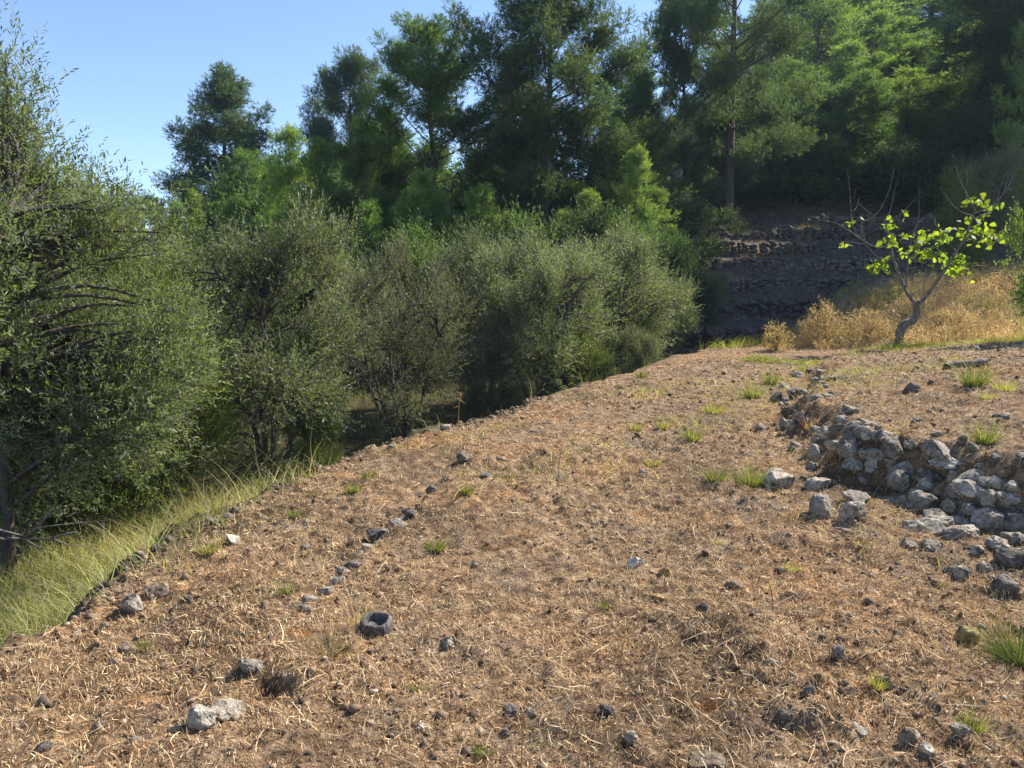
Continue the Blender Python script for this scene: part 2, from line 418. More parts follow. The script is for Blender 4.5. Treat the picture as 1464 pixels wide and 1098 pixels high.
def rock_obj(name, px, py, wpx, hpx, mat, label=None, cat=None, group=None, parent=None, depthf=.85, sink=.28, sub=4, cuts=7, pre=None):
    """a rock whose middle-bottom is seen at (px,py)"""
    p, t = hit(px, py) if pre is None else pre
    _rs[0] += 1
    k = t/FPX; w = wpx*k; h = hpx*k*1.25
    v, f = rock(_rs[0], (w, w*depthf, h), sub, .34, cuts)
    rz = random.uniform(-.5, .5)
    c, s = math.cos(rz), math.sin(rz); v = v@np.array([[c, s, 0], [-s, c, 0], [0, 0, 1]])
    me = mesh_np(name, v, f, mat, None, True)
    try: me.set_sharp_from_angle(angle=math.radians(38))
    except Exception: pass
    o = obj(name, me, parent, (p[0], p[1]+w*depthf*.25, p[2]+h*(.5-sink)))
    if label: tag(o, label, cat or 'rock', group)
    return o

# -- near retaining wall: stones as parts of one wall
W0 = thing('dry_stone_wall', 'tumbled grey dry stone retaining wall of rough limestone beside the field', 'stone wall', (0, 0, 0))
z4 = [(120,350,60,80),(165,275,55,45),(230,215,65,40),(305,190,50,45),(362,203,60,30),(220,340,80,60),(190,400,70,60),(245,425,75,90),(160,470,60,70),(205,485,60,60),(330,262,45,32),(285,300,50,40),(270,470,50,60),
 (480,462,65,55),(540,412,75,30),(395,530,90,95),(450,530,65,105),(545,540,120,95),(612,540,85,90),(340,590,60,90),(330,665,80,110),(312,740,60,60),(525,640,125,115),(540,722,115,95),(625,645,95,105),(645,705,70,70),(700,540,115,65),(775,605,130,115),(855,592,70,60),(740,690,70,60),(430,610,70,70),(690,640,60,80),(590,470,70,40),(640,480,60,40),
 (830,725,150,90),(820,805,160,120),(1060,655,230,105),(1080,705,160,75),(985,785,125,105),(940,825,95,95),(1190,775,155,75),(1185,845,170,105),(1275,795,90,55),(1285,885,110,115),(1390,865,150,95),(930,935,170,135),(1000,1005,135,95),(1065,935,80,85),(1290,1005,170,135),(1420,965,115,105),(1200,955,95,75),(870,1055,95,85),(970,1065,165,75),(1130,1015,105,65),(1170,1065,120,85),(900,870,80,80),(1100,880,90,80),(760,760,70,60),(1340,790,90,50),(1430,800,90,60)]
z3 = [(1430,240,125,105),(1210,285,65,75),(1360,165,95,75),(1335,65,135,105),(1425,60,100,75),(1105,85,145,85),(1010,115,75,65),(1270,205,65,45),(1180,135,125,65),(985,185,65,55),(1080,205,75,55),(1385,345,95,75),(1160,272,55,45),(1300,260,60,50),(1240,130,60,50),(1440,150,80,60)]
wall_px = [(1080+a/3.8125, 480+b/3.8125, c/3.8125, d/3.8125) for a, b, c, d in z4]+[(964+a/2.904, 720+b/2.904, c/2.904, d/2.904) for a, b, c, d in z3]
for q, (a, b, c, d) in enumerate(wall_px):
    far = b < 605
    rock_obj('stone', a, b+d*.25, c*1.12, d*.95, M_ROCK_DARK if (far and q % 3 == 0) or q % 11 == 5 else M_ROCK, parent=W0, sink=.36, depthf=1.0, sub=4 if c > 12 else 3)

rb = MB(); rr_ = np.random.default_rng(404)
for q in range(130):
    y = rr_.uniform(3.0, 9.5); x = float(Wline(y))+rr_.normal()*.2+.28
    sz = rr_.uniform(.03, .10)*(1.25 if rr_.random() < .25 else 1)
    v, f = rock(int(rr_.integers(1e6)), (sz*rr_.uniform(.8, 1.5), sz, sz*rr_.uniform(.6, 1)), 3, .42, 9, .05)
    an_ = rr_.uniform(0, 6.28); v = v@np.array([[math.cos(an_), math.sin(an_), 0], [-math.sin(an_), math.cos(an_), 0], [0, 0, 1]])
    rb.add(v+np.array([x, y, float(G(x, y))+sz*.12]), f)
tag(obj('rubble', rb.mesh('rubble', M_ROCK, True), W0), kind='stuff')

# -- loose rocks on the field, each placed where it lies
LP, BR, DK, GY, OC = M_ROCK_PALE, M_ROCK_BROWN, M_ROCK_DARK, M_ROCK, M_ROCK_OCHRE
loose = [
 (188,868,34,28,LP,'angular pale topped rock lying beside the dark brown rock near the left field edge'),
 (219,853,34,24,BR,'dark brown blocky rock touching the pale topped rock near the left field edge'),
 (268,868,15,13,DK,'small dark stone right of the pale and brown pair of rocks'),
 (150,893,17,10,BR,'small brown clod below the left field edge, left of the rock pair'),
 (12,920,30,18,LP,'whitish grey rock at the left margin of the photo on the shaded edge'),
 (322,1030,48,26,LP,'pale rounded rock beside the dark burrow hole in the left foreground'),
 (284,1052,42,36,LP,'pale broken rock with dark pits, just left of the rounded pale rock'),
 (360,970,44,20,LP,'flat half buried tan rock above the dark burrow hole'),
 (331,780,24,10,GY,'flat grey stone near the pale green sprig by the left field edge'),
 (435,782,15,10,DK,'small dark clod alone on the bare strip left of the diagonal ledge'),
 (178,934,24,13,BR,'low brown stone next to the little green tuft on the left slope'),
 (58,1072,26,15,DK,'dark stone in the bottom left foreground beside a curled pale root'),
 (187,1064,18,9,LP,'flat white chip of stone in the bottom left foreground'),
 (140,1040,26,14,BR,'brown clod of earth in the bottom left, above the white chip'),
 (602,1034,20,12,LP,'small white pebble in the foreground below the hollow stump'),
 (637,920,24,14,GY,'grey half buried stone to the right of the hollow stump'),
 (909,817,20,17,GY,'rounded grey pink stone in the middle of the field'),
 (952,826,22,13,OC,'tan flat topped stone right of the rounded grey pink stone'),
 (940,864,22,11,OC,'low tan stone below the flat topped one in the middle of the field'),
 (1007,884,21,18,LP,'pale cube shaped stone standing alone right of centre in the foreground'),
 (1052,850,30,16,BR,'low tan brown lump of rock above the pale cube shaped stone'),
 (1158,1003,20,20,DK,'pointed purple grey stone right of centre in the foreground'),
 (868,1020,20,22,DK,'upright dark grey stone near the bottom centre'),
 (902,1060,22,18,GY,'grey stone with a flat top, right below the upright dark stone'),
 (1386,912,44,28,OC,'yellow ochre rock below the wall at the right side'),
 (1301,1066,32,24,BR,'tan brown stone in the bottom right, left of the pinkish stone'),
 (1325,1088,22,22,LP,'pinkish stone at the bottom right edge'),
 (1016,1098,50,20,BR,'wide brown clod at the bottom edge right of centre'),
 (730,1006,24,18,DK,'dark crumbly clod in the centre foreground'),
 (722,1030,16,14,DK,'small black clod just under the crumbly clod in the centre foreground'),
 (636,618,16,9,GY,'grey rock on the far field edge under the dark olive trees'),
 (663,664,26,15,DK,'dark flat rock in the far middle of the field, largest of that cluster'),
 (717,663,22,10,BR,'flat brown stone right of the dark cluster in the far middle'),
 (696,684,17,9,GY,'grey round topped stone below the dark cluster in the far middle'),
 (921,680,13,11,GY,'small round grey stone in the far right part of the field'),
 (800,686,12,9,DK,'small dark stone near the thin dry stalk in the far field'),
 (618,704,20,12,DK,'dark clod left of the small green tuft in the middle distance'),
 (757,1013,15,11,GY,'grey stone right of the dark crumbly clod in the centre foreground'),
 (850,737,12,8,BR,'small brown stone in the middle of the field beneath the dry stalk'),
 (1115,702,50,32,GY,'big grey angular block standing alone left of the stone wall beside the green tuft'),
 (1178,748,48,38,GY,'grey rounded boulder fallen at the foot of the stone wall, left of the pair'),
 (1222,757,42,32,GY,'pointed grey boulder fallen at the foot of the stone wall, right of the pair'),
 (1232,728,42,18,LP,'pale flat slab lying on edge behind the pointed boulder by the wall'),
 (1172,706,38,22,GY,'low grey rock between the angular block and the wall'),
 (1088,610,15,12,LP,'small pale stone left of the far end of the stone wall'),
 (1305,560,26,19,DK,'dark topped rock alone on the upper terrace behind the wall'),
 (1311,596,18,9,DK,'small dark flat stone on the upper terrace below the lone dark topped rock'),
 (1365,684,20,18,GY,'grey stone on the upper terrace just behind the wall top'),
 (1436,600,26,11,DK,'dark flat stone on the upper terrace near the right margin'),
 (1238,538,16,8,GY,'small grey stone on the upper terrace beneath the fig tree'),
 (1398,502,14,9,LP,'little white stone by the green band right of the fig tree'),
 (1272,496,14,8,LP,'pale stone at the left foot of the fig trunk'),
 (1106,960,22,13,GY,'dull grey stone in the right foreground left of the dark clods'),
 (1200,950,26,14,DK,'dark hollow clod in the right foreground'),
 (1268,985,26,22,DK,'dark crumbly clod beside the little green sprigs in the right foreground'),
 (1215,1000,24,16,DK,'broken dark clod left of the pointed purple grey stone'),
 (1125,1035,24,17,DK,'black earth clod in the lower right foreground above the wide brown clod'),
 (1230,1048,28,16,GY,'grey brown stone left of the tan brown stone in the bottom right'),
 (1378,1060,30,16,GY,'dusty grey stone in the bottom right corner area'),
 (560,650,14,7,BR,'little brown stone by the far left field edge below the dark olive tree'),
]
for a, b, c, d, mt, lb in loose:
    rock_obj('loose_rock', a, b, c*1.1, d, mt, lb, 'rock', None, depthf=.8, sink=.34, sub=4 if c > 18 else 3, cuts=8)
# -- half buried stones along the little diagonal ledge and the field edge: told apart by nothing
for a, b, c in [(430,882,30),(447,868,24),(468,850,26),(480,834,30),(492,822,24),(505,810,28),(519,797,30),(528,783,26),(540,773,34),(552,762,26),(562,750,32),(573,744,26),(583,735,28)]:
    rock_obj('ledge_stone', a+random.uniform(-5, 5), b+random.uniform(-4, 4), c*random.uniform(.6, 1.2), c*.42, (GY, DK, GY)[int(c) % 3], 'half buried grey stone in the diagonal row across the field above the hollow stump', 'stone', 'stones of the diagonal ledge', depthf=.6, sink=.32, sub=3)
for a, b, c in [(25,903,22),(60,885,26),(85,872,22),(118,850,30),(150,834,22),(183,817,26),(200,804,24),(228,788,22),(243,778,26),(270,765,18),(300,750,26),(318,741,24),(338,731,16)]:
    rock_obj('edge_stone', a+random.uniform(-9, 9), b+random.uniform(-4, 6), c*random.uniform(.5, 1.2), c*.5, (DK, GY, BR)[int(a) % 3], 'stone set along the field edge above the tall green grass', 'stone', 'stones along the left field edge', depthf=.7, sink=.3, sub=3)

# ------------------------------------------------------------------ far terraced hillside walls
def far_wall(k, x0, x1):
    mb = MB(); r = np.random.default_rng(900+k)
    top = STEP
    x = x0
    while x < x1:
        w = r.uniform(.12, .34)
        y0 = 20.0+0.05*(x-9)+0.5*math.sin(x*0.33)
        yk = y0+(k*STEP)/0.335
        zb = k*STEP+.22
        h = 0.02
        gap = fbm2(np.array([x*.5]), np.array([k*3.3]), 2, 8)[0]
        lim = top*(.66 if gap > -.15 else (.4 if gap > -.35 else .1))
        while h < lim:
            hh = r.uniform(.09, .2)
            v, f = rock(int(r.integers(1e6)), (w*r.uniform(.8, 1.3), .32, hh*1.25), 2, .42, 5, .07)
            mb.add(v+np.array([x+r.uniform(-.05, .05), yk+.06+h*.18+r.uniform(-.05, .05), zb+h+hh*.45]), f)
            h += hh*.92
        x += w*.9
    # the wall stands where its terrace steps up
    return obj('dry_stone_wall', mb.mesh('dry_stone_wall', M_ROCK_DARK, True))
wl = ['lowest', 'second lowest', 'third from the bottom', 'fourth from the bottom', 'fifth from the bottom', 'second highest', 'highest']
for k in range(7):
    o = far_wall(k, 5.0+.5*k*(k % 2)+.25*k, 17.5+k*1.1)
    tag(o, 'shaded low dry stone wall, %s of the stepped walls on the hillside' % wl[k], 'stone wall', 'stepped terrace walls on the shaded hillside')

# ------------------------------------------------------------------ trees
def branch_path(a, d, L, bend, n=5):
    s = np.linspace(0, 1, n)[:, None]
    return a+d*L*s+bend*L*s**2

def make_pine(seed, Ht, cb, R, nb, prof, cl_r, nsh, cols, up=.55, k=7, nl=.11, nw=.018, el0=8, el1=55, trunk_r=.17, lean=.02, nsub=5, bareb=6, shl=(.13, .26)):
    r = np.random.default_rng(seed); tb = MB(); bb = MB()
    zs = np.linspace(-.4, Ht*.98, 12); sway = r.normal(size=(2,))*lean*Ht
    tx = np.sin(zs/Ht*2.2+r.random()*3)*sway[0]*.5; ty = np.sin(zs/Ht*1.9+r.random()*3)*sway[1]*.5
    tx -= tx[0]; ty -= ty[0]
    tp = np.stack([tx, ty, zs], 1); tr = trunk_r*(1-np.clip(zs/Ht, 0, 1))**.75+.012; tr[0] *= 1.35
    tube(tb, tp, tr, 9)
    clumps = []; crad = []
    for b in range(nb+bareb):
        bare = b >= nb
        t = cb+(1-cb)*((b+.5)/nb)**.9 if not bare else r.uniform(cb*.45, cb)
        z = Ht*t; a0 = np.array([np.interp(z, zs, tx), np.interp(z, zs, ty), z])
        q = (t-cb)/(1-cb) if not bare else 0
        L = R*prof(q)*r.uniform(.65, 1.12) if not bare else R*r.uniform(.25, .6)
        az = b*2.399+r.normal()*.5; el = math.radians(el0+(el1-el0)*q+r.normal()*8)
        d = np.array([math.cos(az)*math.cos(el), math.sin(az)*math.cos(el), math.sin(el)])
        bend = np.array([0, 0, r.uniform(.02, .28)])+r.normal(size=3)*.09
        P = branch_path(a0, d, L, bend, 6)
        br = max(.010, .022*L**.8*(1-.3*q))
        tube(bb, P, np.linspace(br, .006, 6), 5)
        if bare and r.random() < .6: continue
        ns = max(2, int(nsub*min(1, L/R*1.3)))
        for s_ in range(ns):
            s = r.uniform(.35, 1.0) if s_ else 1.0
            c0 = a0+d*L*s+bend*L*s*s
            az2 = az+r.normal()*.75; e2 = el+r.normal()*.25+.1
            d2 = np.array([math.cos(az2)*math.cos(e2), math.sin(az2)*math.cos(e2), math.sin(e2)])
            L2 = L*r.uniform(.16, .38)*(1.1-.5*s)
            P2 = branch_path(c0, d2, L2, np.array([0, 0, .2]), 4); tube(bb, P2, np.linspace(br*.45, .004, 4), 4)
            clumps.append(P2[-1]); crad.append(cl_r*r.uniform(.7, 1.25)*(1-.25*q))
            if L2 > cl_r*1.1: clumps.append(P2[1]+r.normal(size=3)*.05); crad.append(cl_r*r.uniform(.5, .85))
    clumps.append(tp[-1]); crad.append(cl_r*.8); clumps.append(tp[-1]-[0, 0, cl_r]); crad.append(cl_r*.8)
    cl = np.array(clumps); cr = np.array(crad); n = len(cl)
    cc = mixcols(cols, n, .10, r)
    cnt = np.maximum(6, (nsh*(cr/cl_r)**2).astype(int)); idx = np.repeat(np.arange(n), cnt); M = len(idx)
    o = rdir(M, r); rad = r.random((M, 1))**.45
    P = cl[idx]+o*rad*cr[idx][:, None]*np.array([1, 1, .72])
    D = unit(o*.55+np.array([0, 0, up])+r.normal(size=(M, 3))*.35)
    Ls = r.uniform(shl[0], shl[1], M)*((cl_r/.5)**.5 if shl[0] < .15 else 1)
    V, F, C = leaves_on_shoots(P, D, Ls, k, nl, nw, .55, cols, r, 'tri', .10, .15)
    C = C*.5+np.repeat(cc[idx], k*3, 0)*.5
    return dict(h=Ht, r=R, parts=[('trunk', tb.mesh('trunk', M_BARK_PINE, True)), ('branches', bb.mesh('branches', M_BARK_PINE, True)),
                                  ('crown', mesh_np('crown', V, F, M_NEEDLE, C))])

def make_olive(seed, h, rx, ry, zlo, ncl, nsh, k, ll, lw, cols, mat, bark=None, stems=4, cl_r=.26, up=.35, stem_r=.06, lump=.5, sh_l=(.2, .5), extra=(), spread=.5, drop=0.0):
    """many-stemmed olive or shrub with an irregular lumpy crown between heights zlo and h"""
    bark = bark or M_BARK_OLIVE
    r = np.random.default_rng(seed); tb = MB(); bb = MB()
    hc = (h+zlo)/2; rz = (h-zlo)/2
    nb = max(10, ncl//9)                # boughs, each a mass of foliage of its own
    gi = np.arange(nb)+.5; ph = gi*2.39996; cz = 1-2*gi/nb
    o = unit(np.stack([np.sqrt(1-cz*cz)*np.cos(ph), np.sqrt(1-cz*cz)*np.sin(ph), cz], 1)+r.normal(size=(nb, 3))*.22)
    bo = o*(r.uniform(.42, 1.0, (nb, 1)))*(1+lump*fbm3(o*1.7+seed, 3, seed)[:, None])*np.array([rx, ry, rz])+np.array([0, 0, hc])
    bs = r.uniform(.18, .31, nb)*min(rx, rz)
    bi = r.integers(0, nb, ncl)
    cl = bo[bi]+rdir(ncl, r)*(r.random((ncl, 1))**.4)*bs[bi][:, None]*np.array([1, 1, 1.15])
    cl[:, 2] = np.maximum(cl[:, 2], zlo+.05)
    for (ex, ey, ez, er, en) in extra:
        e = rdir(en, r)*er*(r.random((en, 1))**.4); cl = np.vstack([cl, e+np.array([ex, ey, ez])])
    n = len(cl)
    sp = []
    for s in range(stems):
        a = s*2*math.pi/stems+r.normal()*.4; e = np.array([math.cos(a)*rx*.55, math.sin(a)*ry*.55, hc+rz*r.uniform(-.1, .38)])
        b0 = np.array([math.cos(a), math.sin(a), 0])*stem_r*1.4+np.array([0, 0, -.25])
        mid = b0*.55+e*.45+r.normal(size=3)*np.array([.12, .12, .05])*rx; mid[2] = b0[2]*.5+e[2]*.5
        P = smooth_path([b0, b0*.8+mid*.2+np.array([0, 0, .12]), mid, e], 5)
        tube(tb, P, np.linspace(stem_r, stem_r*.25, len(P))*r.uniform(.8, 1.2), 7); sp.append(P)
    SP = np.vstack(sp)
    for q in range(n):
        c = cl[q]; m = SP[:, 2] < c[2]+.1
        S = SP[m] if m.any() else SP
        dd = np.linalg.norm(S-c, axis=1)+.35*np.abs(S[:, 2]-c[2]+.5); j = np.argmin(dd+r.random(len(S))*.25)
        a = S[j]; midp = (a+c)/2+np.array([0, 0, .12])*np.linalg.norm(c-a)+r.normal(size=3)*.05
        tube(bb, smooth_path([a, midp, c], 3), np.linspace(.016, .004, 7)*(1+.4*stem_r/.06), 4)
    cr = cl_r*r.uniform(.7, 1.3, n); idx = np.repeat(np.arange(n), nsh); M = len(idx)
    oo = rdir(M, r); P = cl[idx]+oo*(r.random((M, 1))**.5)*cr[idx][:, None]*.8
    outw = unit(cl[idx]-np.array([0, 0, hc-.3*rz]))
    D = unit(oo*.5+outw*.55+np.array([0, 0, up])+r.normal(size=(M, 3))*.35-np.array([0, 0, drop]))
    Ls = r.uniform(sh_l[0], sh_l[1], M)
    V, F, C = leaves_on_shoots(P, D, Ls, k, ll, lw, spread, cols, r, 'diamond', .2, .22)
    cc = mixcols(cols, n, .12, r); C = C*.6+np.repeat(cc[idx], k*4, 0)*.4
    tw = MB(); e = P+D*Ls[:, None]
    return dict(h=h, r=rx, parts=[('trunk', tb.mesh('trunk', bark, True)), ('branches', bb.mesh('branches', bark, True)), ('crown', mesh_np('crown', V, F, mat, C))])

def plant(proto, name, label, cat, px, y, top, wpx=None, group=None, rz=None, base=None, xoff=0):
    """stand a tree at depth y so that its axis is at photo column px and its top at row top"""
    pt = at(px, top, y); x = pt[0]; z0 = float(H(x, y)) if base is None else base
    s = max(.15, (pt[2]-z0)/proto['h'])
    sx = s if wpx is None else (wpx*.5/FPX*y)/proto['r']
    sx = min(max(sx, s*.5), s*2.0)
    t = thing(name, label, cat, (x, y, z0), group, rz if rz is not None else random.uniform(0, 6.28), (sx, sx, s))
    for nm, me in proto['parts']: obj(nm, me, t)
    return t

OL = [(.125, .145, .08), (.095, .118, .062), (.17, .182, .118), (.07, .088, .05), (.145, .165, .068)]
OLN = [(.12, .148, .068), (.09, .115, .052), (.165, .185, .105), (.15, .185, .055), (.068, .09, .042)]
OLG = [(.135, .18, .05), (.17, .20, .06), (.10, .14, .042), (.19, .20, .075)]
OLD = [(.095, .09, .052), (.075, .08, .045), (.125, .112, .07), (.062, .065, .04)]
PD = [(.06, .095, .045), (.08, .115, .05), (.055, .085, .045), (.10, .125, .055)]
PY = [(.20, .27, .075), (.165, .23, .065), (.24, .30, .085), (.12, .175, .055)]
PM = [(.095, .15, .05), (.115, .17, .055), (.075, .125, .045), (.13, .18, .06)]
round_prof = lambda q: (.55+.75*math.sin(math.pi*min(1, q*.85+.12)))*(1-.55*q**3)
wide_prof = lambda q: (.75+.4*math.sin(math.pi*min(1, q+.15)))*(1-.6*q**2.2)
cone_prof = lambda q: (1-q)**.75*.95+.10
P_big1 = make_pine(21, 12, .24, 2.7, 52, round_prof, .60, 84, PD, .45, 8, .14, .026, 2, 60, .19, .06, 8, 8)
P_round = make_pine(28, 12, .16, 2.9, 54, lambda q: (1-q)**.55*.95+.12, .58, 80, PD, .45, 8, .15, .030, 4, 58, .19, .05, 8, 2)
P_big2 = make_pine(42, 12, .22, 2.6, 50, round_prof, .50, 74, PM, .5, 8, .13, .026, 5, 55, .15, .05, 8, 10)
P_big3 = make_pine(23, 14, .22, 4.2, 54, wide_prof, .68, 84, PD, .4, 8, .14, .028, -4, 48, .26, .03, 9, 9)
P_young1 = make_pine(24, 6, .06, 1.25, 46, cone_prof, .25, 26, PY, .9, 9, .13, .026, 22, 64, .07, .03, 4, 0, (.15, .34))
P_young2 = make_pine(25, 6.5, .05, 1.5, 42, lambda q: (1-q)**.6*.9+.12, .29, 28, PY, .8, 9, .14, .028, 18, 62, .08, .05, 4, 0, (.16, .36))
P_mid = make_pine(26, 9, .08, 1.8, 52, lambda q: (.85+.35*math.sin(math.pi*q))*(1-q**3*.7), .36, 34, PM, .75, 9, .15, .032, 10, 60, .11, .05, 5, 2, (.17, .38))
P_lush = make_pine(27, 9, .05, 2.0, 50, lambda q: (.9+.25*math.sin(math.pi*q))*(1-q**2.5*.75), .38, 36, PY, .8, 9, .15, .034, 15, 62, .11, .05, 5, 0, (.17, .38))

O_near = make_olive(31, 4.5, 1.45, 1.5, .55, 320, 24, 13, .058, .0135, OLN, M_OLIVE, None, 4, .24, .45, .075, .55, (.2, .42),
                    [(.15, -.1, 4.35, .42, 14), (.55, 0, 3.55, .35, 14), (.95, 0, 3.15, .25, 9), (-.3, .1, 4.1, .5, 16), (.3, -.2, 3.9, .45, 16), (1.45, 0, 1.9, .5, 22), (1.25, -.3, 1.5, .45, 20)])
O_a = make_olive(32, 3.4, 1.25, 1.2, .15, 225, 21, 12, .062, .0155, OL, M_OLIVE, None, 4, .23, .45, .06, .45)
O_b = make_olive(33, 3.2, 1.35, 1.25, .1, 225, 20, 11, .066, .017, OL, M_OLIVE, None, 5, .25, .4, .05, .55)
O_dark = make_olive(34, 3.2, 1.25, 1.2, .1, 180, 18, 11, .055, .013, OLD, M_OLIVE, None, 7, .26, .6, .045, .4)
O_green = make_olive(35, 2.6, 1.2, 1.1, .1, 200, 24, 11, .062, .017, OLG, M_BUSH, None, 5, .24, .4, .04, .5)
S_a = make_olive(36, 1.8, 1.1, 1.0, .0, 120, 24, 9, .07, .028, PM, M_BUSH, None, 5, .26, .5, .03, .5)
S_b = make_olive(37, 2.4, 1.2, 1.1, .0, 130, 24, 9, .08, .034, PD, M_BUSH, None, 5, .3, .5, .035, .5)

S_c = make_olive(38, 1.8, .9, .85, .1, 70, 14, 8, .085, .04, PY, M_BUSH, None, 5, .24, .4, .03, .7)

# olives and bushes below the field, near to far
near_olive = plant(O_near, 'olive_tree', 'tall grey green olive tree cut by the left margin, closest tree to the camera', 'olive tree', -48, 6.3, 112, None, None, 0.0)
plant(O_green, 'olive_bush', 'low yellow green bush under the nearest olive by the left margin', 'bush', 40, 7.4, 560, 240, None, 4.0)
plant(O_green, 'olive_tree', 'yellowish green bushy olive just right of the nearest olive, above the tall grass', 'olive tree', 190, 7.6, 385, 210, None, 1.0)
plant(O_a, 'olive_tree', 'silvery olive tree with drooping foliage, second big olive from the left', 'olive tree', 372, 9.0, 302, 250, None, 2.0)
plant(O_dark, 'olive_tree', 'dark brownish thin twigged olive tree in the middle of the row', 'olive tree', 568, 11.0, 352, 205, None, .4)
plant(O_b, 'olive_tree', 'grey green olive behind and right of the dark thin twigged one', 'olive tree', 690, 14.2, 318, 150, None, 3.1)
plant(O_a, 'olive_tree', 'broad rounded grey green olive in front of the tallest central pine', 'olive tree', 775, 13.0, 332, 190, None, 4.2)
plant(O_b, 'olive_tree', 'big rounded olive at the right end of the row, tallest of the far ones', 'olive tree', 878, 16.0, 308, 185, None, 5.0)
plant(O_b, 'olive_tree', 'olive at the far right end of the row beside the shaded terraces', 'olive tree', 945, 17.6, 378, 110, None, 1.3)
plant(O_a, 'olive_bush', 'small silvery olive bush at the field edge in front of the far olives', 'bush', 902, 14.2, 468, 80, None, .7)
plant(O_green, 'olive_bush', 'low olive bush under the broad rounded olive at the field edge', 'bush', 828, 13.4, 470, 100, None, 2.5)
plant(O_dark, 'olive_bush', 'dark low bush between the brownish olive and the broad rounded olive', 'bush', 700, 12.2, 450, 120, None, 2.9)
plant(O_green, 'olive_bush', 'light green low bush beside the dark slim trunks right of the silvery olive', 'bush', 445, 9.6, 560, 90, None, 1.9)
plant(O_dark, 'olive_bush', 'dark shaded bush under the nearest olive, behind the tall grass', 'bush', 250, 9.4, 520, 150, None, 3.6)
plant(O_b, 'olive_tree', 'grey olive standing behind between the nearest olive and the silvery olive', 'olive tree', 265, 13.5, 335, 170, None, 2.2)
plant(O_a, 'olive_tree', 'grey olive standing behind between the silvery olive and the brownish one', 'olive tree', 480, 14.5, 372, 150, None, 0.9)
plant(S_b, 'shrub', 'dark shrub deep behind the nearest olive', 'shrub', 90, 12.5, 300, 250, None, .9)
plant(O_b, 'olive_tree', 'slim young olive with bare trunk standing on the shaded terraces', 'olive tree', 1012, 21.5, 378, 75, None, 1.7)

# young bright pines behind the olives
yp = [(281,19,288,70,'bright green young pine with pointed top under the far left pine, right one of two'),
      (250,20,308,70,'bright green young pine with pointed top under the far left pine, left one of two'),
      (330,22,300,90,'young pine behind the silvery olive'),
      (412,27,205,120,'leafy young pine just right of the far left pine'),
      (462,25,215,110,'yellow green young pine in the middle left stand'),
      (517,26,192,110,'young pine with pointed top in front of the rounded far pine'),
      (556,27,178,110,'young pine touching the left side of the slim tall pine'),
      (440,21,285,110,'low bright young pine below the middle left stand'),
      (520,20,300,110,'low mid green young pine left of the slim tall pine'),
      (600,22,262,110,'young pine in front of the slim tall pine'),
      (690,21,280,120,'young pine between the slim tall pine and the tallest central pine'),
      (838,22,290,100,'young pine right below the tallest central pine'),
      (905,24,225,100,'pale green young pine left of the large trunked pine'),
      (880,27,190,110,'tall pale young pine right of the tallest central pine'),
      (938,25,280,90,'young pine low beside the large trunked pine, near the terraces')]
for q, (a, y, tp, w, lb) in enumerate(yp):
    plant((P_young1, P_lush, P_young2, P_lush)[q % 4], 'pine_tree', lb, 'pine tree', a, y, tp, w)
# the large pines
plant(P_round, 'pine_tree', 'dark rounded pine standing alone against the sky at far left', 'pine tree', 298, 45, 122, 185, None, .3)
plant(P_big1, 'pine_tree', 'dark rounded pine against the sky left of the slim tall pine', 'pine tree', 505, 48, 108, 120, None, 2.3)
plant(P_big2, 'pine_tree', 'slim tall pine with visible trunk and airy crown left of the tallest central pine', 'pine tree', 626, 27, 48, 175, None, .8)
plant(P_big1, 'pine_tree', 'tallest central pine with dense dark crown leaving the top of the photo', 'pine tree', 768, 26, -45, 208, None, 4.4)
plant(P_big3, 'pine_tree', 'large pine with thick bare trunk and spreading limbs above the shaded terraces', 'pine tree', 1056, 32, -150, 225, None, 1.2)
plant(P_mid, 'pine_tree', 'feathery tall pine directly left of the large trunked pine', 'pine tree', 985, 34, -10, 95, None, 2.2)
plant(P_mid, 'pine_tree', 'feathery pine below the patch of sky between the two tallest pines', 'pine tree', 900, 37, 100, 90, None, 3.2)
plant(P_mid, 'pine_tree', 'slender pine half hidden left of the feathery tall pine', 'pine tree', 935, 31, 110, 90, None, .2)
plant(P_mid, 'pine_tree', 'dark pine half hidden behind the tallest central pine', 'pine tree', 705, 34, 135, 140, None, 4.2)
plant(P_mid, 'pine_tree', 'dark pine half hidden right behind the tallest central pine', 'pine tree', 835, 33, 150, 140, None, 5.2)
plant(P_mid, 'pine_tree', 'dark pine behind the young pine stand at middle left', 'pine tree', 585, 36, 195, 150, None, 1.2)
plant(P_mid, 'pine_tree', 'pine at left behind the silvery olive, below the lone rounded pine', 'pine tree', 385, 36, 235, 110, None, 1.9)
plant(P_mid, 'pine_tree', 'low pine at far left between the nearest olive and the lone rounded pine', 'pine tree', 215, 40, 300, 150, None, 2.9)
plant(P_mid, 'pine_tree', 'distant low pine behind the nearest olive at far left', 'pine tree', 110, 42, 305, 190, None, 3.9)
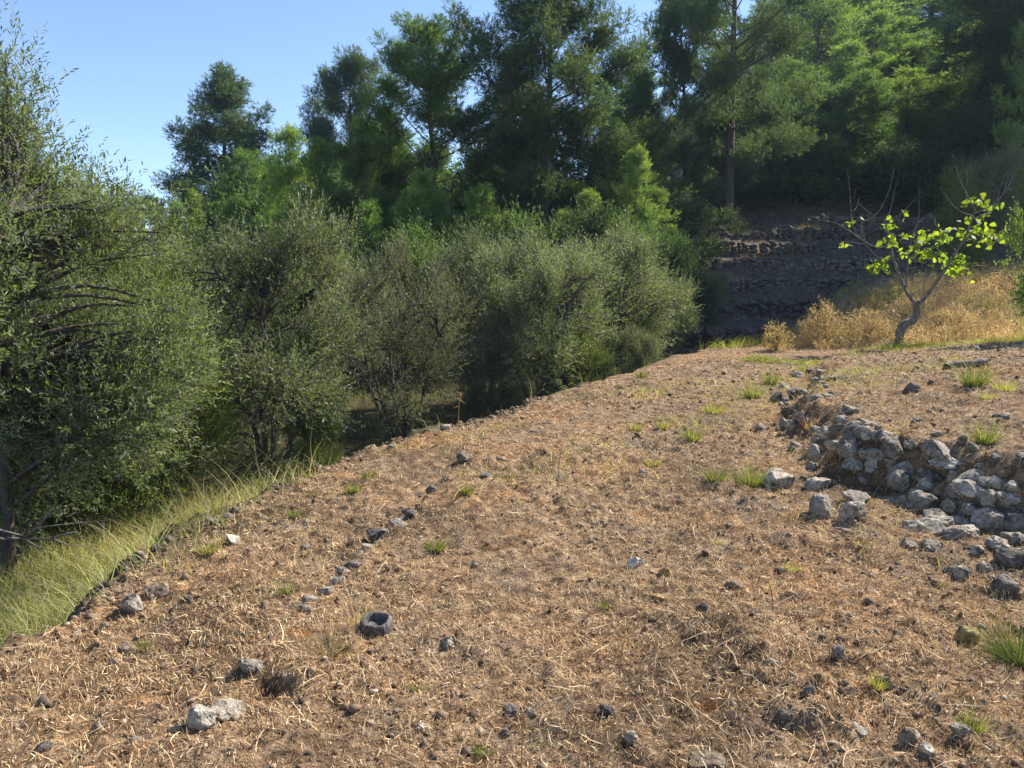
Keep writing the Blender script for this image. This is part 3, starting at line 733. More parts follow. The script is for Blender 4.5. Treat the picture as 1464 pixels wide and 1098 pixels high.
# dense stand on the right hillside
gst = 'pines of the dense stand on the right hillside'
lst = 'bright green pine in the dense stand covering the right hillside'
stand = [(1215,41,75,125),(1300,41.5,110,125),(1385,41,90,130),(1462,42,70,130),(1540,41,60,130),
         (1175,47,-30,140),(1255,47.5,30,140),(1340,47,45,140),(1425,47.5,25,140),(1510,48,0,140),
         (1210,54,-60,150),(1295,54.5,-30,150),(1380,54,-20,150),(1465,54,-40,150),(1130,50,-60,150),
         (1250,62,-110,170),(1340,62,-110,170),(1430,62,-110,170),(1520,62,-110,170)]
for q, (a, y, tp, w) in enumerate(stand):
    plant((P_lush, P_young2, P_lush, P_mid)[q % 4], 'pine_tree', lst, 'pine tree', a, y, tp, w, gst)
plant(P_young2, 'pine_tree', 'light green pine closest on the right margin above the dark hollow', 'pine tree', 1474, 24.5, 60, 110)
plant(P_mid, 'pine_tree', 'dark pine added to shade the terraces below, right next to the large trunked pine', 'pine tree', 1145, 36.8, 105, 110, None, 2.0)  # pine added to keep the sun off the upper terraces
plant(P_mid, 'pine_tree', 'dark pine added to shade the terraces below, second right of the large trunked pine', 'pine tree', 1196, 37.6, 120, 110, None, 4.0)  # second pine added for its shade on the terraces
# out-of-frame trees of the same wood that shade the terraces
for (x, y, h) in [(23.8, 32.0, 15), (26, 34.5, 15), (28.5, 31.5, 14), (28.5, 37.5, 15), (30.5, 35, 15), (32.5, 39.5, 14), (33, 33, 15), (24.8, 34.0, 13), (29, 29.5, 14)]:
    t = thing('pine_tree', lst, 'pine tree', (x, y, float(H(x, y))), gst, x*1.7, (1.5, 1.5, (h+1)/12))
    for nm, me in P_big1['parts']: obj(nm, me, t)
# understorey
gun = 'dark shrubs of the forest edge above the terraces'
for q, (a, y, tp, w) in enumerate([(985,27,300,120),(940,23,330,110),(1010,36,250,120),(1090,36.5,235,130),(1130,37,215,140),(1180,37.5,205,140),(1230,38,215,140),(1280,37.5,225,140),(1330,37,215,150),(1385,36,225,150),(1440,35,215,150),(1060,39,180,150),(1150,40,150,160)]):
    plant((S_b, S_a)[q % 2], 'shrub', 'dark green shrub in the deep shade of the forest edge above the terraces', 'shrub', a, y, tp, w, gun)
gu2 = 'dark shrubs filling the wood behind the olives'
for q, (a, y, tp, w) in enumerate([(330,17,395,200),(420,18,385,160),(520,18,372,170),(610,18,345,170),(690,19,340,160),(760,19.5,330,170),(830,20,320,150),(890,20.5,330,130),(960,21,360,90),(180,18,390,220),(60,17,380,220),(380,30,300,220),(480,31,280,220),(580,30,280,220),(680,30,270,220),(780,30,260,220),(870,31,250,200),(560,40,250,300),(420,42,260,300),(720,42,230,300)]):
    plant((S_b, S_a)[q % 2], 'shrub', 'dark shrub filling the shade between the olives and the pines behind', 'shrub', a, y, tp, w, gu2)
plant(S_c, 'shrub', 'green leafy shrub at the right margin beside the fig tree', 'shrub', 1512, 13.2, 300, 80, None, .5)
plant(O_a, 'shrub', 'pale greyish shrub lit by sun at the right, above the dark hollow', 'shrub', 1418, 22.0, 212, 80, None, 1.5)
plant(O_green, 'shrub', 'small yellow green shrub left of the pale greyish shrub', 'shrub', 1380, 21.6, 245, 50, None, 1.5)

# ------------------------------------------------------------------ fig tree
fy = hit(1284, 494)[0]; FY = fy[1]
ft = thing('fig_tree', 'small crooked fig tree with bare pale branches and few bright leaves on the upper terrace', 'fig tree', fy)
def fz(X_, Y_): return at(1160+X_/3.786, 230+Y_/3.786, FY)-fy
def fpath(pts, j, dd=0.0):
    r = np.random.default_rng(j); P = np.array([fz(*p) for p in pts]); s = np.linspace(0, 1, len(P))
    P[:, 1] += dd*s + np.cumsum(r.normal(size=len(P))*.03)*(s > 0)
    return P
def fbranch(mb, pts, j, r0, r1, dd, d0=0.0):
    P = fpath(pts, j, dd); P[:, 1] += d0; Q = smooth_path(P, 3); tube(mb, Q, np.linspace(r0, r1, len(Q))*.8, 7); return P
tk = MB(); Q = smooth_path(np.array([fz(*p) for p in [(466,1030),(474,985),(480,930),(505,885),(552,862),(572,815),(566,768)]]), 4)
tube(tk, Q, np.interp(np.linspace(0, 1, len(Q)), [0, .15, .45, .7, 1], [.105, .085, .09, .07, .06]), 10)
obj('trunk', tk.mesh('trunk', M_BARK_FIG, True), ft)
fb = MB()
flist = [([(566,775),(538,730),(515,660),(492,590),(480,500),(488,430),(480,380),(470,300)], .048, .014, .5, 0),
 ([(525,690),(518,600),(515,520),(525,440),(535,380),(560,320),(600,290)], .026, .006, -.4, .1),
 ([(566,775),(600,745),(650,660),(690,590),(730,510),(770,430),(800,330),(805,290)], .05, .018, -.5, 0),
 ([(805,290),(770,220),(735,130),(700,20),(690,-30)], .016, .006, .1, -.5),
 ([(800,330),(760,315),(700,300),(640,260),(590,220),(545,180)], .014, .005, -.5, -.5),
 ([(735,495),(712,450),(700,400),(690,340),(705,300)], .016, .006, .6, -.3),
 ([(800,330),(850,305),(910,290),(960,240),(1010,170),(1040,120)], .016, .005, .3, -.5),
 ([(800,300),(860,270),(900,240),(950,180),(985,90),(1020,30),(1030,0)], .016, .005, -.4, -.5),
 ([(900,232),(930,160),(975,75)], .01, .004, .2, -.6), ([(1012,168),(1045,165)], .007, .004, 0, -.3),
 ([(735,470),(800,438),(845,428),(880,405)], .014, .005, .4, -.3), ([(765,215),(775,150),(800,60)], .010, .004, .2, -.45),
 ([(480,510),(430,530),(370,520),(320,480),(280,450),(250,370),(235,340)], .018, .006, -.5, .35),
 ([(478,460),(410,455),(340,410),(280,360),(220,315),(160,295),(95,270)], .018, .005, .5, .35),
 ([(280,450),(220,440),(160,435)], .008, .004, .1, .0), ([(476,330),(490,310),(540,265),(580,210),(610,160)], .012, .004, -.3, .45),
 ([(340,410),(350,310),(400,300),(450,255),(490,190),(520,110),(550,0)], .015, .005, .3, .55),
 ([(478,290),(500,220),(520,140),(548,70)], .011, .004, .1, .45), ([(330,400),(318,330),(315,240),(312,100),(312,10)], .013, .005, .2, .6),
 ([(315,250),(345,220),(375,160)], .007, .003, .1, .7), ([(315,180),(330,95)], .006, .003, 0, .7), ([(440,262),(420,270),(380,230),(350,190)], .008, .003, .2, .6),
 ([(520,390),(560,320),(580,230),(590,150)], .009, .004, .3, -.2), ([(690,590),(680,540),(695,500),(690,470)], .02, .008, .3, -.2)]
for j, (p, a, b, dd, d0) in enumerate(flist): fbranch(fb, p, 50+j, a, b, dd, d0)
obj('branches', fb.mesh('branches', M_BARK_FIG, True), ft)
def fig_leaf(r):
    """a lobed leaf, stalk at the origin, pointing +Y, about 1 long"""
    out = [(0, 0), (.16, .02), (.34, .12), (.40, .32), (.27, .40), (.36, .62), (.20, .66), (.10, .92), (0, 1.0)]
    pts = out+[(-x, y) for x, y in out[-2:0:-1]]
    return np.array([(x, y, -.35*x*x-.25*y*y+.1*y) for x, y in pts])
lv = MB(); r = np.random.default_rng(77)
for (cx, cy, sp, n) in [(370,570,45,16),(425,340,25,5),(450,420,35,11),(505,490,15,4),(525,405,20,5),(595,440,25,6),(660,400,45,15),(740,380,22,6),(605,500,50,12),(650,500,20,5),(715,420,20,5),(870,220,25,7),(945,250,20,3),(880,310,25,6),(850,390,30,7),(920,370,30,8),(960,420,40,17),(785,560,45,14),(800,600,35,11),(760,520,20,5),(225,325,15,3),(500,285,10,2),(165,455,10,2)]:
    for _ in range(int(n*2.6)):
        p = fz(cx+r.normal()*sp*.55, cy+r.normal()*sp*.5); p[1] += r.normal()*.22
        L = r.uniform(.08, .145); v = fig_leaf(r)*L
        d = unit(r.normal(size=3)*np.array([1, 1, .6])+np.array([0, 0, -.5])); sd = unit(np.cross(d, r.normal(size=3))); nr = np.cross(sd, d)
        w = v[:, :1]*sd+v[:, 1:2]*d+v[:, 2:]*nr+p
        c = w.mean(0, keepdims=True); k = len(w); W_ = np.vstack([w, c])
        lv.add(W_, np.array([[a, (a+1) % k, k] for a in range(k)]), mixcols([(.22, .29, .04), (.29, .34, .05), (.14, .21, .035)], 1, .12, r)[0])
obj('leaves', lv.mesh('leaves', M_FIG), ft)

# ------------------------------------------------------------------ dead limb of the nearest olive
dl = MB(); r0 = np.array(near_olive.location)
for pts, a, b in [([(-60,740),(-20,758),(0,765),(34,766),(62,781)], .02, .006), ([(36,766),(52,751),(70,734),(86,718)], .012, .004), ([(34,766),(80,764),(114,755),(125,757)], .009, .003),
                  ([(-10,748),(0,752),(36,761)], .011, .008), ([(52,751),(80,745),(138,739),(190,735)], .006, .002), ([(62,744),(72,728),(84,712)], .006, .002), ([(80,764),(105,775),(128,775)], .005, .002)]:
    P = np.array([at(x, y, 5.0+.1*math.sin(x*.05)) for x, y in pts])-r0
    Q = smooth_path(P, 4); tube(dl, Q, np.linspace(a, b, len(Q)), 6)
P = np.array([at(-60, 740, 5.0)-r0, at(-120, 690, 5.4)-r0, at(-60, 640, 6.0)-r0, np.array([0, 0, 1.2])]); Q = smooth_path(P, 5); tube(dl, Q, np.linspace(.02, .045, len(Q)), 6)
obj('dead_limb', dl.mesh('dead_limb', M_DEAD, True), near_olive)

# ------------------------------------------------------------------ hollow stump
p, t = hit(538, 896); wv = 37*t/FPX
sm = MB(); na = 40; an = np.linspace(0, 2*math.pi, na, endpoint=False)
rg = np.random.default_rng(3); wob = 1+.03*np.sin(an*2+1)+.015*rg.normal(size=na)
prof = [(.54, -.25), (.56, .08), (.55, .28), (.52, .40), (.47, .44), (.41, .40), (.385, .24), (.36, .05), (.0, .02)]
V = np.array([[math.cos(a)*q*wv*w, math.sin(a)*q*wv*w, h*wv*(1+.08*math.sin(a*3+1))] for q, h in prof for a, w in zip(an, wob)])
V[:, 2] *= .72; V[:, :2] *= 1.06; V += (fbm3(V*40, 3, 5)*.003)[:, None]
ct_, st_ = math.cos(.2), math.sin(.2); V = np.stack([V[:, 0], V[:, 1]*ct_-V[:, 2]*st_, V[:, 1]*st_+V[:, 2]*ct_], 1)
ii = np.arange(len(prof)-1)[:, None]*na; jj = np.arange(na)[None]
sm.add(V, np.stack([ii+jj, ii+(jj+1) % na, ii+na+(jj+1) % na, ii+na+jj], -1).reshape(-1, 4))
tag(obj('tree_stump', sm.mesh('tree_stump', M_STUMP, True), None, p+np.array([0, 0, .03])), 'small dark hollow ring shaped stump lying on the field left of centre', 'stump')
# charred board behind the right grass tuft
p, t = hit(1400, 530); bdm = MB()
Q = np.array([[-.24, 0, .02], [-.1, .02, .045], [.08, -.01, .06], [.24, .02, .09]]); tube(bdm, smooth_path(Q, 4), np.linspace(.05, .045, 13)+.006*np.sin(np.arange(13)*2.), 8)
tag(obj('burnt_log', bdm.mesh('burnt_log', M_ROCK_DARK, True), None, p+np.array([0, .25, 0])), 'short dark log lying behind the big grass tuft on the upper terrace', 'log')

# ------------------------------------------------------------------ tufts and weeds, each its own
GREEN = [(.12, .17, .04), (.17, .21, .05), (.09, .13, .03), (.24, .25, .08), (.36, .31, .14)]
YEL = [(.34, .33, .09), (.26, .28, .07), (.42, .37, .15)]
TAN = [(.46, .37, .22), (.36, .27, .15), (.54, .44, .28), (.30, .21, .12)]
RUST = [(.42, .17, .04), (.34, .13, .04), (.48, .23, .06)]
GREY = [(.30, .25, .19), (.22, .17, .12), (.38, .31, .22)]
def tuft(px, py, wpx, hpx, cols, label, name='grass_tuft', cat='grass tuft', n=None, lean=.55, mat=None, bw=.005, group=None):
    p, t = hit(px, py); w = wpx*t/FPX*.5; h = hpx*t/FPX
    n = n or int(90+wpx*5); r = rng
    a = r.random(n)*6.283; q = np.sqrt(r.random(n))*w*.55
    P = np.stack([np.cos(a)*q, np.sin(a)*q, np.full(n, -.02)], 1)
    D = unit(np.stack([np.cos(a)*lean*q/(w*.55+1e-6), np.sin(a)*lean*q/(w*.55+1e-6), np.ones(n)], 1)+r.normal(size=(n, 3))*.18)
    B = np.stack([np.cos(a)*.25, np.sin(a)*.25, np.full(n, -.22)], 1)*r.random((n, 1))
    L = h*(.25+.95*r.random(n)**1.3); P[:, 0] += .25*w*r.normal(); mb = MB()
    strips(mb, P, D, B, L, np.full(n, max(bw, bw*t/4))*r.uniform(.45, .95, n), 4, mixcols(cols, n, .15))
    o = obj(name, mb.mesh(name, mat or M_GRASS), None, p); tag(o, label, cat, group); return o
for a in [(527,688,20,22,GREEN,'bright green grass tuft, right one of a pair near the left field edge'),
 (505,704,20,20,GREEN,'bright green grass tuft, left one of a pair near the left field edge'),
 (663,709,22,22,GREEN,'bright green leafy tuft in the middle distance right of the dark clod'),
 (423,738,18,20,GREEN,'small bright green tuft below the shaded tree edge on the left'),
 (411,858,18,28,GREEN,'narrow green grass tuft left of the diagonal stone row'),
 (206,930,22,22,GREEN,'little green tuft on the left slope beside a brown stone'),
 (299,793,34,22,YEL,'pale yellow green sprig near the grey flat stone by the left edge'),
 (448,706,20,10,GREEN,'low green tuft near the left edge below the pair of tufts'),
 (620,787,40,22,GREEN,'long low greyish green patch of grass in the middle of the field','grass_patch','grass patch'),
 (986,632,30,24,GREEN,'round green grass tuft alone in the far right part of the field'),
 (1024,697,36,30,GREEN,'green grass tuft left of the tuft beside the grey block'),
 (1080,698,48,44,GREEN,'large bright green grass tuft touching the big grey angular block'),
 (1073,570,26,28,GREEN,'green leafy clump left of the far end of the wall'),
 (919,541,14,16,GREEN,'tiny green tuft on the far field edge by the last olive'),
 (1022,778,18,14,YEL,'small yellow green tuft in the middle right of the field'),
 (1138,812,24,18,YEL,'yellow green weed below the fallen boulders'),
 (933,666,26,16,YEL,'yellowish tuft in the far right part of the field, under the low weeds'),
 (1392,556,50,36,GREEN,'largest green grass tuft on the upper terrace in front of the dark log'),
 (1404,628,36,44,GREEN,'tall green tuft on the upper terrace below the largest one'),
 (1408,576,24,16,YEL,'yellow flowering weed between the two green tufts on the upper terrace','weed','weed'),
 (1438,562,34,20,YEL,'yellow green weed near the right margin on the upper terrace','weed','weed'),
 (688,1062,14,28,GREEN,'slim green sprig in the centre foreground','sprig','sprig'),
 (866,868,10,20,GREEN,'tiny dark green sprig in the middle of the foreground','sprig','sprig'),
 (778,1052,14,14,GREEN,'small fresh green sprig at the bottom centre','sprig','sprig'),
 (1200,975,16,20,GREEN,'little green sprig by the dark hollow clod on the right','sprig','sprig'),
 (1247,990,18,28,YEL,'yellow green sprig right of the dark crumbly clods','sprig','sprig'),
 (1140,1052,14,14,YEL,'small yellow green sprig beside the black earth clod','sprig','sprig'),
 (595,975,16,22,GREEN,'thin green sprig below the hollow stump','sprig','sprig'),
 (1395,1045,40,40,GREEN,'loose green weeds in the bottom right corner','weed','weed'),
 (945,612,22,16,YEL,'yellow green low weed, right one of two in the far field','weed','weed'),
 (905,614,22,16,YEL,'yellow green low weed, left one of two in the far field','weed','weed'),
 (1020,588,34,20,YEL,'yellow green weed patch between the round tuft and the leafy clump','weed','weed'),
 (1105,548,26,26,GREEN,'green weeds at the far top of the stone wall','weed','weed')]:
    nm, ct = (a[6], a[7]) if len(a) > 6 else ('grass_tuft', 'grass tuft')
    tuft(a[0], a[1], a[2], a[3], a[4], a[5], nm, ct)
tuft(1462, 940, 60, 85, [(.09, .14, .04), (.14, .19, .05), (.07, .10, .03), (.2, .2, .08)], 'dark green bushy weed at the right margin below the wall', 'weed', 'weed', 520, 1.2, M_BUSH, .005)
tuft(478, 935, 74, 70, GREY+GREEN[:1], 'dry grey twiggy weed left of the hollow stump', 'dry_weed', 'dry weed', 320, .9, M_DRY, .003)
tuft(506, 892, 30, 74, TAN+GREEN[:1], 'pale upright stalks standing just left of the hollow stump', 'dry_weed', 'dry weed', 60, .35, M_DRY, .004)
tuft(430, 912, 34, 20, RUST, 'rust orange dry clump at the lower end of the diagonal stone row', 'dry_weed', 'dry weed', 260, .9, M_DRY, .003)
tuft(740, 771, 44, 30, GREY+RUST[1:2], 'brown dry clump in the middle of the field', 'dry_weed', 'dry weed', 240, .8, M_DRY, .003)
tuft(1000, 995, 90, 26, RUST, 'rust red dry spreading weed in the right foreground', 'dry_weed', 'dry weed', 240, 1.6, M_DRY, .003)
tuft(1158, 612, 26, 28, RUST+TAN, 'rusty red dry weed on the far part of the stone wall', 'dry_weed', 'dry weed', 70, .6, M_DRY, .004)
tuft(1240, 748, 60, 34, TAN, 'straw coloured dry grass at the foot of the wall behind the fallen boulders', 'dry_weed', 'dry weed', 90, .9, M_DRY, .003)
tuft(1290, 780, 70, 42, TAN+GREY, 'straw coloured dry grass hanging over the low wall end', 'dry_weed', 'dry weed', 100, 1.3, M_DRY, .003)
tuft(1390, 870, 90, 30, RUST[2:]+TAN, 'golden dry grass matted above the ochre rock', 'dry_weed', 'dry weed', 300, 1.4, M_DRY, .003)

# thin dry stalks
def stalk(px, py, hpx, label, head=False, lean=0.1):
    p, t = hit(px, py); h = hpx*t/FPX; mb = MB()
    P = smooth_path([(0, 0, -.03), (lean*h*.3, .01, h*.5), (lean*h, 0, h)], 5); tube(mb, P, np.linspace(.0035, .0018, len(P))*max(1, t/5), 5, (.34, .25, .13))
    n = 40 if head else 9
    if head: Pb = np.repeat(P[-1:], n, 0); D = unit(rng.normal(size=(n, 3))+[0, 0, .4]); L = np.full(n, .035)*max(1, t/4.)
    else: Pb = P[rng.integers(len(P)//2, len(P), n)]; D = unit(rng.normal(size=(n, 3))+[0, 0, .6]); L = np.full(n, .05)*max(1, t/5)
    strips(mb, Pb, D, D*.0, L, np.full(n, .004*max(1, t/5)), 2, np.tile([[.60, .50, .30]] if head else [[.36, .28, .15]], (n, 1)))
    tag(obj('dry_stalk', mb.mesh('dry_stalk', M_DRY), None, p), label, 'dry stalk')
stalk(797, 705, 62, 'thin dry stalk standing in the middle of the far field')
stalk(1106, 880, 34, 'dry stalk with a pale fluffy seed head in the right foreground', True, -.2)
stalk(950, 850, 60, 'thin bare stalk right of the tan flat topped stone', False, .05)
stalk(745, 1096, 120, 'thin brown stalk at the bottom centre', False, .05)
stalk(655, 606, 42, 'thin weed stalk on the far field edge in front of the dark gap', False, .1)
stalk(885, 960, 55, 'thin stalk in the centre right foreground', False, .12)

# ------------------------------------------------------------------ stuff: straw, gravel, grasses
def field_points(n, y0, y1, pw, xr=10.5):
    """points on the field and the upper terrace, denser close by"""
    out = np.zeros((0, 2))
    while len(out) < n:
        u = rng.random(n*2); e = 1-pw; y = (y0**e+u*(y1**e-y0**e))**(1/e)
        x = rng.uniform(-3, xr, n*2); ok = (x > Eline(y)+.05) & (np.abs(x) < .80*y+1.0)
        out = np.vstack([out, np.stack([x, y], 1)[ok]])
    return out[:n]
def litter(n, y0, y1, pw, Lr, Wr, cols, nseg, lift, jit=.2, clump=None):
    P = field_points(n if clump is None else n*2, y0, y1, pw)
    if clump is not None:
        d = fbm2(P[:, 0]*clump, P[:, 1]*clump, 3, 71); P = P[np.argsort(-d+rng.random(len(d))*.75)][:n]
    sc = np.maximum(1, P[:, 1]/4.0)**.8
    L = rng.uniform(*Lr, n)*np.maximum(1, sc*.7); W = rng.uniform(*Wr, n)*sc
    a = rng.random(n)*6.283; cv = rng.normal(size=n)*.4
    s = np.linspace(-.5, .5, nseg+1)
    aa = a[:, None]+cv[:, None]*s[None]*2
    dx = np.cumsum(np.cos(aa), 1)/(nseg+1); dy = np.cumsum(np.sin(aa), 1)/(nseg+1)
    x = P[:, :1]+(dx-dx.mean(1, keepdims=True))*L[:, None]; y = P[:, 1:]+(dy-dy.mean(1, keepdims=True))*L[:, None]
    z = G(x.ravel(), y.ravel()).reshape(x.shape)
    z = .5*z+.5*z.max(1, keepdims=True)*.6+.2*z.mean(1, keepdims=True) + rng.uniform(.001, lift, (n, 1)) + rng.normal(size=(n, 1))*s[None]*lift*2.2
    C = np.stack([x, y, z], -1); T = unit(np.gradient(C, axis=1)); sd = unit(np.cross(T, np.array([0, 0, 1.])+rng.normal(size=(n, 1, 3))*.5))
    w = (W[:, None]*.5*(1-.6*np.abs(s*2)[None]**3))[..., None]
    V = np.stack([C-sd*w, C+sd*w], 2).reshape(-1, 3)
    b = np.arange(n)[:, None]*(nseg+1)*2; k = np.arange(nseg)[None]*2
    F = np.stack([b+k, b+k+1, b+k+3, b+k+2], -1).reshape(-1, 4)
    return V, F, np.repeat(mixcols(cols, n, jit), (nseg+1)*2, 0)
mb = MB()
STR = [(.64, .475, .27), (.55, .37, .19), (.70, .56, .35), (.40, .245, .13), (.28, .165, .085), (.17, .105, .06)]
mb.add(*litter(120000, 1.3, 17, 1.75, (.014, .06), (.0016, .0034), STR, 3, .012, .2, .9))
mb.add(*litter(1300, 1.3, 14, 1.9, (.08, .22), (.002, .0042), [(.56, .43, .27), (.48, .35, .21), (.38, .27, .17)], 6, .03, .12, 1.2))
mb.add(*litter(170000, 1.3, 16, 1.9, (.008, .028), (.0025, .007), STR+[(.20, .11, .06), (.34, .28, .22)], 1, .008, .25))
tag(obj('straw_litter', mb.mesh('straw_litter', M_STRAW)), 'cut straw and dry stems scattered over the bare earth', 'straw', kind='stuff')
def gravel(n, y0, y1, pw, sr, cols, edge=False):
    P = field_points(n*3, y0, y1, pw)
    if edge:
        yy_ = rng.uniform(y0, y1, n*3); P = np.stack([Eline(yy_)+rng.normal(size=n*3)*.13-.02, yy_], 1)
    d = fbm2(P[:, 0]*.7, P[:, 1]*.7, 3, 41)+.10*P[:, 0]; P = P[np.argsort(-d+rng.random(len(d))*.9)][:n]
    v, f = ICO[1]; sc = rng.uniform(*sr, n)**1.0*np.maximum(1, P[:, 1]/5.)**.6*(.45+.55*rng.random(n)**3*2)
    th = rng.random(n)*6.283; V = v[None]*(1+rng.uniform(-.5, .45, (n, len(v), 1)))
    V = V*np.stack([rng.uniform(.7, 1.3, n), rng.uniform(.6, 1.1, n), rng.uniform(.45, .85, n)], 1)[:, None]*sc[:, None, None]
    c, s = np.cos(th)[:, None], np.sin(th)[:, None]; x = V[..., 0]*c-V[..., 1]*s; y = V[..., 0]*s+V[..., 1]*c
    z = V[..., 2]+(G(P[:, 0], P[:, 1])+sc*.22)[:, None]
    V = np.stack([x+P[:, :1], y+P[:, 1:], z], -1).reshape(-1, 3)
    F = (f[None]+np.arange(n)[:, None, None]*len(v)).reshape(-1, 3)
    return V, F, np.repeat(mixcols(cols, n, .25), len(v), 0)
mb = MB(); mb.add(*gravel(17000, 1.4, 14, 1.8, (.004, .014), [(.22, .15, .095), (.15, .10, .065), (.26, .19, .13), (.18, .12, .08), (.20, .13, .08), (.36, .29, .22)]))
mb.add(*gravel(1100, 1.4, 12, 1.6, (.012, .024), [(.17, .115, .075), (.12, .085, .06), (.24, .18, .13)]))
mb.add(*gravel(2200, 2.3, 10, 1.6, (.005, .019), [(.20, .14, .09), (.14, .10, .065), (.25, .185, .125), (.17, .12, .08)], True))
tag(obj('gravel', mb.mesh('gravel', M_PEBBLE)), 'small stones and earth crumbs strewn over the field', 'gravel', kind='stuff')

def grass_field(n, xr, yr, ok, Lr, W, cols, lean, bend, nseg=4, name='grass', label='', mat=None, wind=(0, 0), heads=0, tint=None):
    x = rng.uniform(*xr, n); y = rng.uniform(*yr, n); m = ok(x, y); x = x[m]; y = y[m]; k = len(x)
    P = np.stack([x, y, H(x, y)+.5*micro(x, y)-.02], 1)
    D = unit(np.concatenate([rng.normal(size=(k, 2))*lean+np.array(wind), np.ones((k, 1))], 1))
    B = np.concatenate([rng.normal(size=(k, 2))*bend+np.array(wind)*.8, -np.abs(rng.normal(size=(k, 1)))*bend*.8], 1)
    pat = .7+.6*ss(-.3, .3, fbm2(x*1.3, y*1.3, 3, 15))
    mb = MB(); L = rng.uniform(*Lr, k)*pat
    C = mixcols(cols, k, .16)*(1+.55*fbm2(x*1.7, y*1.7, 3, 19))[:, None]
    if tint is not None: C = C+(np.array(tint)-C)*(ss(.05, .4, fbm2(x*.9, y*.9, 3, 29))*.8)[:, None]
    C = np.clip(C, .01, .9)
    strips(mb, P, D, B, L, W*rng.uniform(.6, 1.3, k), nseg, C)
    if heads:
        q = rng.integers(0, k, heads); e = P[q]+D[q]*L[q][:, None]*.9+B[q]*L[q][:, None]*.8
        rp = np.repeat(e, 6, 0)+rng.normal(size=(heads*6, 3))*.03
        strips(mb, rp, unit(rng.normal(size=(heads*6, 3))+[0, 0, .3]), np.zeros((heads*6, 3)), rng.uniform(.03, .07, heads*6), np.full(heads*6, .012), 1, np.repeat(C[q]*1.1, 6, 0))
    tag(obj(name, mb.mesh(name, mat or M_GRASS)), label, 'grass', kind='stuff')
lowok = lambda x, y: (x < Eline(y)-.38+.8*rng.random(len(x))**4+.1*np.sin(y*3)) & (fbm2(x*.9, y*.9, 2, 61) > -.2-.25*ss(0, .8, Eline(y)-x)) & (y > 3.55+.5*rng.random(len(x)))
grass_field(42000, (-7.5, -1.6), (3.2, 8.2), lowok, (.16, .48), .006, [(.38, .36, .16), (.28, .30, .10), (.50, .46, .25), (.16, .20, .06), (.52, .45, .27), (.10, .15, .045)], .36, .36, 5, 'tall_grass', 'tall yellow green grass growing below the field under the nearest olive', wind=(-.04, -.03), tint=(.46, .38, .22))
grass_field(9000, (-5, 4), (8, 18), lambda x, y: (x < Eline(y)-.15), (.15, .4), .010, [(.12, .14, .05), (.18, .18, .07), (.24, .21, .10)], .3, .4, 3, 'undergrowth', 'thin grass under the row of olive trees')
bank = lambda x, y: (fbm2(x*.6, y*.6, 3, 91) > -.34) & (y > 14.3+.05*(x-7)-.6*ss(0, .4, fbm2(x*.5, y*.5, 2, 12)))
grass_field(34000, (6.3, 17), (13.6, 19), bank, (.12, .45), .0075, [(.56, .45, .26), (.46, .35, .19), (.64, .54, .35), (.34, .23, .13), (.38, .34, .16)], .32, .3, 3, 'dry_grass', 'golden dry grass covering the bank behind the fig tree', M_DRY, heads=7000, tint=(.20, .21, .07))
band = lambda x, y: (fbm2(x*1.1, y*1.1, 3, 44) > -.08+.35*np.abs(y-13.3-.25*(x-8))/2) & (x > Eline(y)+.2)
grass_field(52000, (4.2, 12.5), (11.2, 14.9), band, (.06, .2), .010, [(.22, .26, .06), (.30, .31, .08), (.17, .21, .05), (.38, .34, .12)], .5, .5, 2, 'low_weeds', 'low yellow green weeds in a band in front of the fig tree')
patch = lambda x, y: (rng.random(len(x)) < .25+.75*ss(5.5, 8, y)) & (fbm2(x*1.0, y*1.0, 3, 23)+.25*np.exp(-((x-2.9)**2+(y-9.6)**2)/2) > .22) & (x > Eline(y)+.4)
grass_field(26000, (-1.5, 7), (3.6, 13), patch, (.06, .2), .007, [(.26, .27, .07), (.34, .32, .10), (.45, .37, .18)], .5, .5, 2, 'sparse_weeds', 'sparse yellow green weeds over the far part of the field')
lip = lambda x, y: (np.abs(x-Eline(y)-.25) < .4)
grass_field(9000, (3.8, 10), (16, 20.5), lip, (.10, .3), .010, [(.30, .36, .06), (.24, .31, .05), (.40, .36, .12)], .35, .4, 3, 'edge_grass', 'bright green grass on the far edge of the field before the shaded terraces')
ter = lambda x, y: (fbm2(x*.8, y*.8, 3, 77) > .05)
grass_field(30000, (4.5, 21), (20, 37), ter, (.10, .34), .014, [(.30, .23, .14), (.38, .30, .18), (.12, .12, .06), (.07, .06, .04)], .5, .5, 2, 'terrace_grass', 'thin dry grass on the shaded stepped hillside', M_DRY)

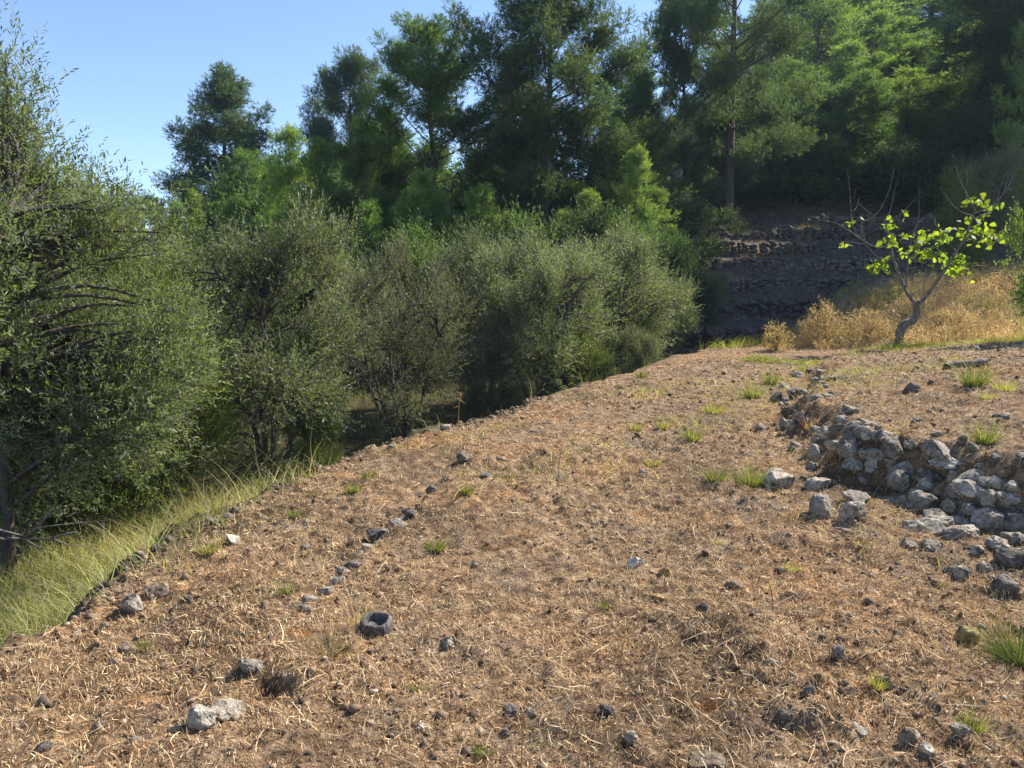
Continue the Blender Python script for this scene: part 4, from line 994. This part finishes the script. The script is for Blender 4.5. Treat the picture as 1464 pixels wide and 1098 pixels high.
# golden dry bushes at the left end of the bank
def dry_bush(px, py, wpx, hpx, cols, label, n=1500):
    n = n//3
    p, t = hit(px, py); w = wpx*t/FPX*.5; h = hpx*t/FPX; mb = MB()
    for _ in range(34):
        a = random.random()*6.28; q = random.random(); e = np.array([math.cos(a)*w*q, math.sin(a)*w*q, h*random.uniform(.5, .95)*(1-.35*q*q)])
        tube(mb, smooth_path([(0, 0, -.03), e*.4+np.array([0, 0, .1*h]), e], 3), np.linspace(.008, .003, 7), 4, (.24, .16, .08))
    o_ = rdir(n); o_[:, 2] = np.abs(o_[:, 2]); rr = rng.random((n, 1))**.4*(1+.35*fbm3(o_*2+px, 2, 3)[:, None]); P = o_*rr*np.array([w, w, h])*.9
    D = unit(o_*.5+rng.normal(size=(n, 3))*.5+[0, 0, .4])
    rp = np.repeat(P, 5, 0)+rng.normal(size=(n*5, 3))*.03
    strips(mb, rp, unit(np.repeat(D, 5, 0)+rng.normal(size=(n*5, 3))*.5), rng.normal(size=(n*5, 3))*.1, rng.uniform(.04, .12, n*5), np.full(n*5, .011), 2, mixcols(cols, n*5, .2))
    tag(obj('dry_bush', mb.mesh('dry_bush', M_DRY), None, p), label, 'dry bush')
GOLD = [(.46, .36, .20), (.36, .27, .15), (.54, .45, .28), (.30, .26, .13)]
dry_bush(1178, 492, 80, 70, GOLD, 'golden dry bush at the left end of the bank before the shaded terraces', 2200)
dry_bush(1240, 488, 90, 50, GOLD, 'golden dry bush left of the fig trunk', 2000)
dry_bush(1360, 478, 110, 42, GOLD, 'golden dry bush right of the fig trunk', 2200)
dry_bush(1110, 500, 50, 46, GOLD[:3]+YEL[:1], 'small thin dry bush on the far edge of the field, leftmost of the dry bushes', 700)

# ------------------------------------------------------------------ haze
def haze():
    bm = bmesh.new(); bmesh.ops.create_cube(bm, size=1.0)
    bmesh.ops.scale(bm, vec=(520, 400, 60), verts=bm.verts); bmesh.ops.translate(bm, vec=(0, 130, 20), verts=bm.verts)
    me = bpy.data.meshes.new('haze'); bm.to_mesh(me); bm.free()
    m, nt, N, Lk = newmat('haze'); v = N('ShaderNodeVolumePrincipled'); v.inputs['Color'].default_value = (.50, .70, 1, 1)
    v.inputs['Density'].default_value = HAZE; v.inputs['Anisotropy'].default_value = .3
    o = N('ShaderNodeOutputMaterial'); Lk(v.outputs[0], o.inputs['Volume']); me.materials.append(m)
    tag(obj('haze', me), 'thin blue haze in the air of the valley', 'haze', kind='stuff')
HAZE = 0.0004
if HAZE: haze()
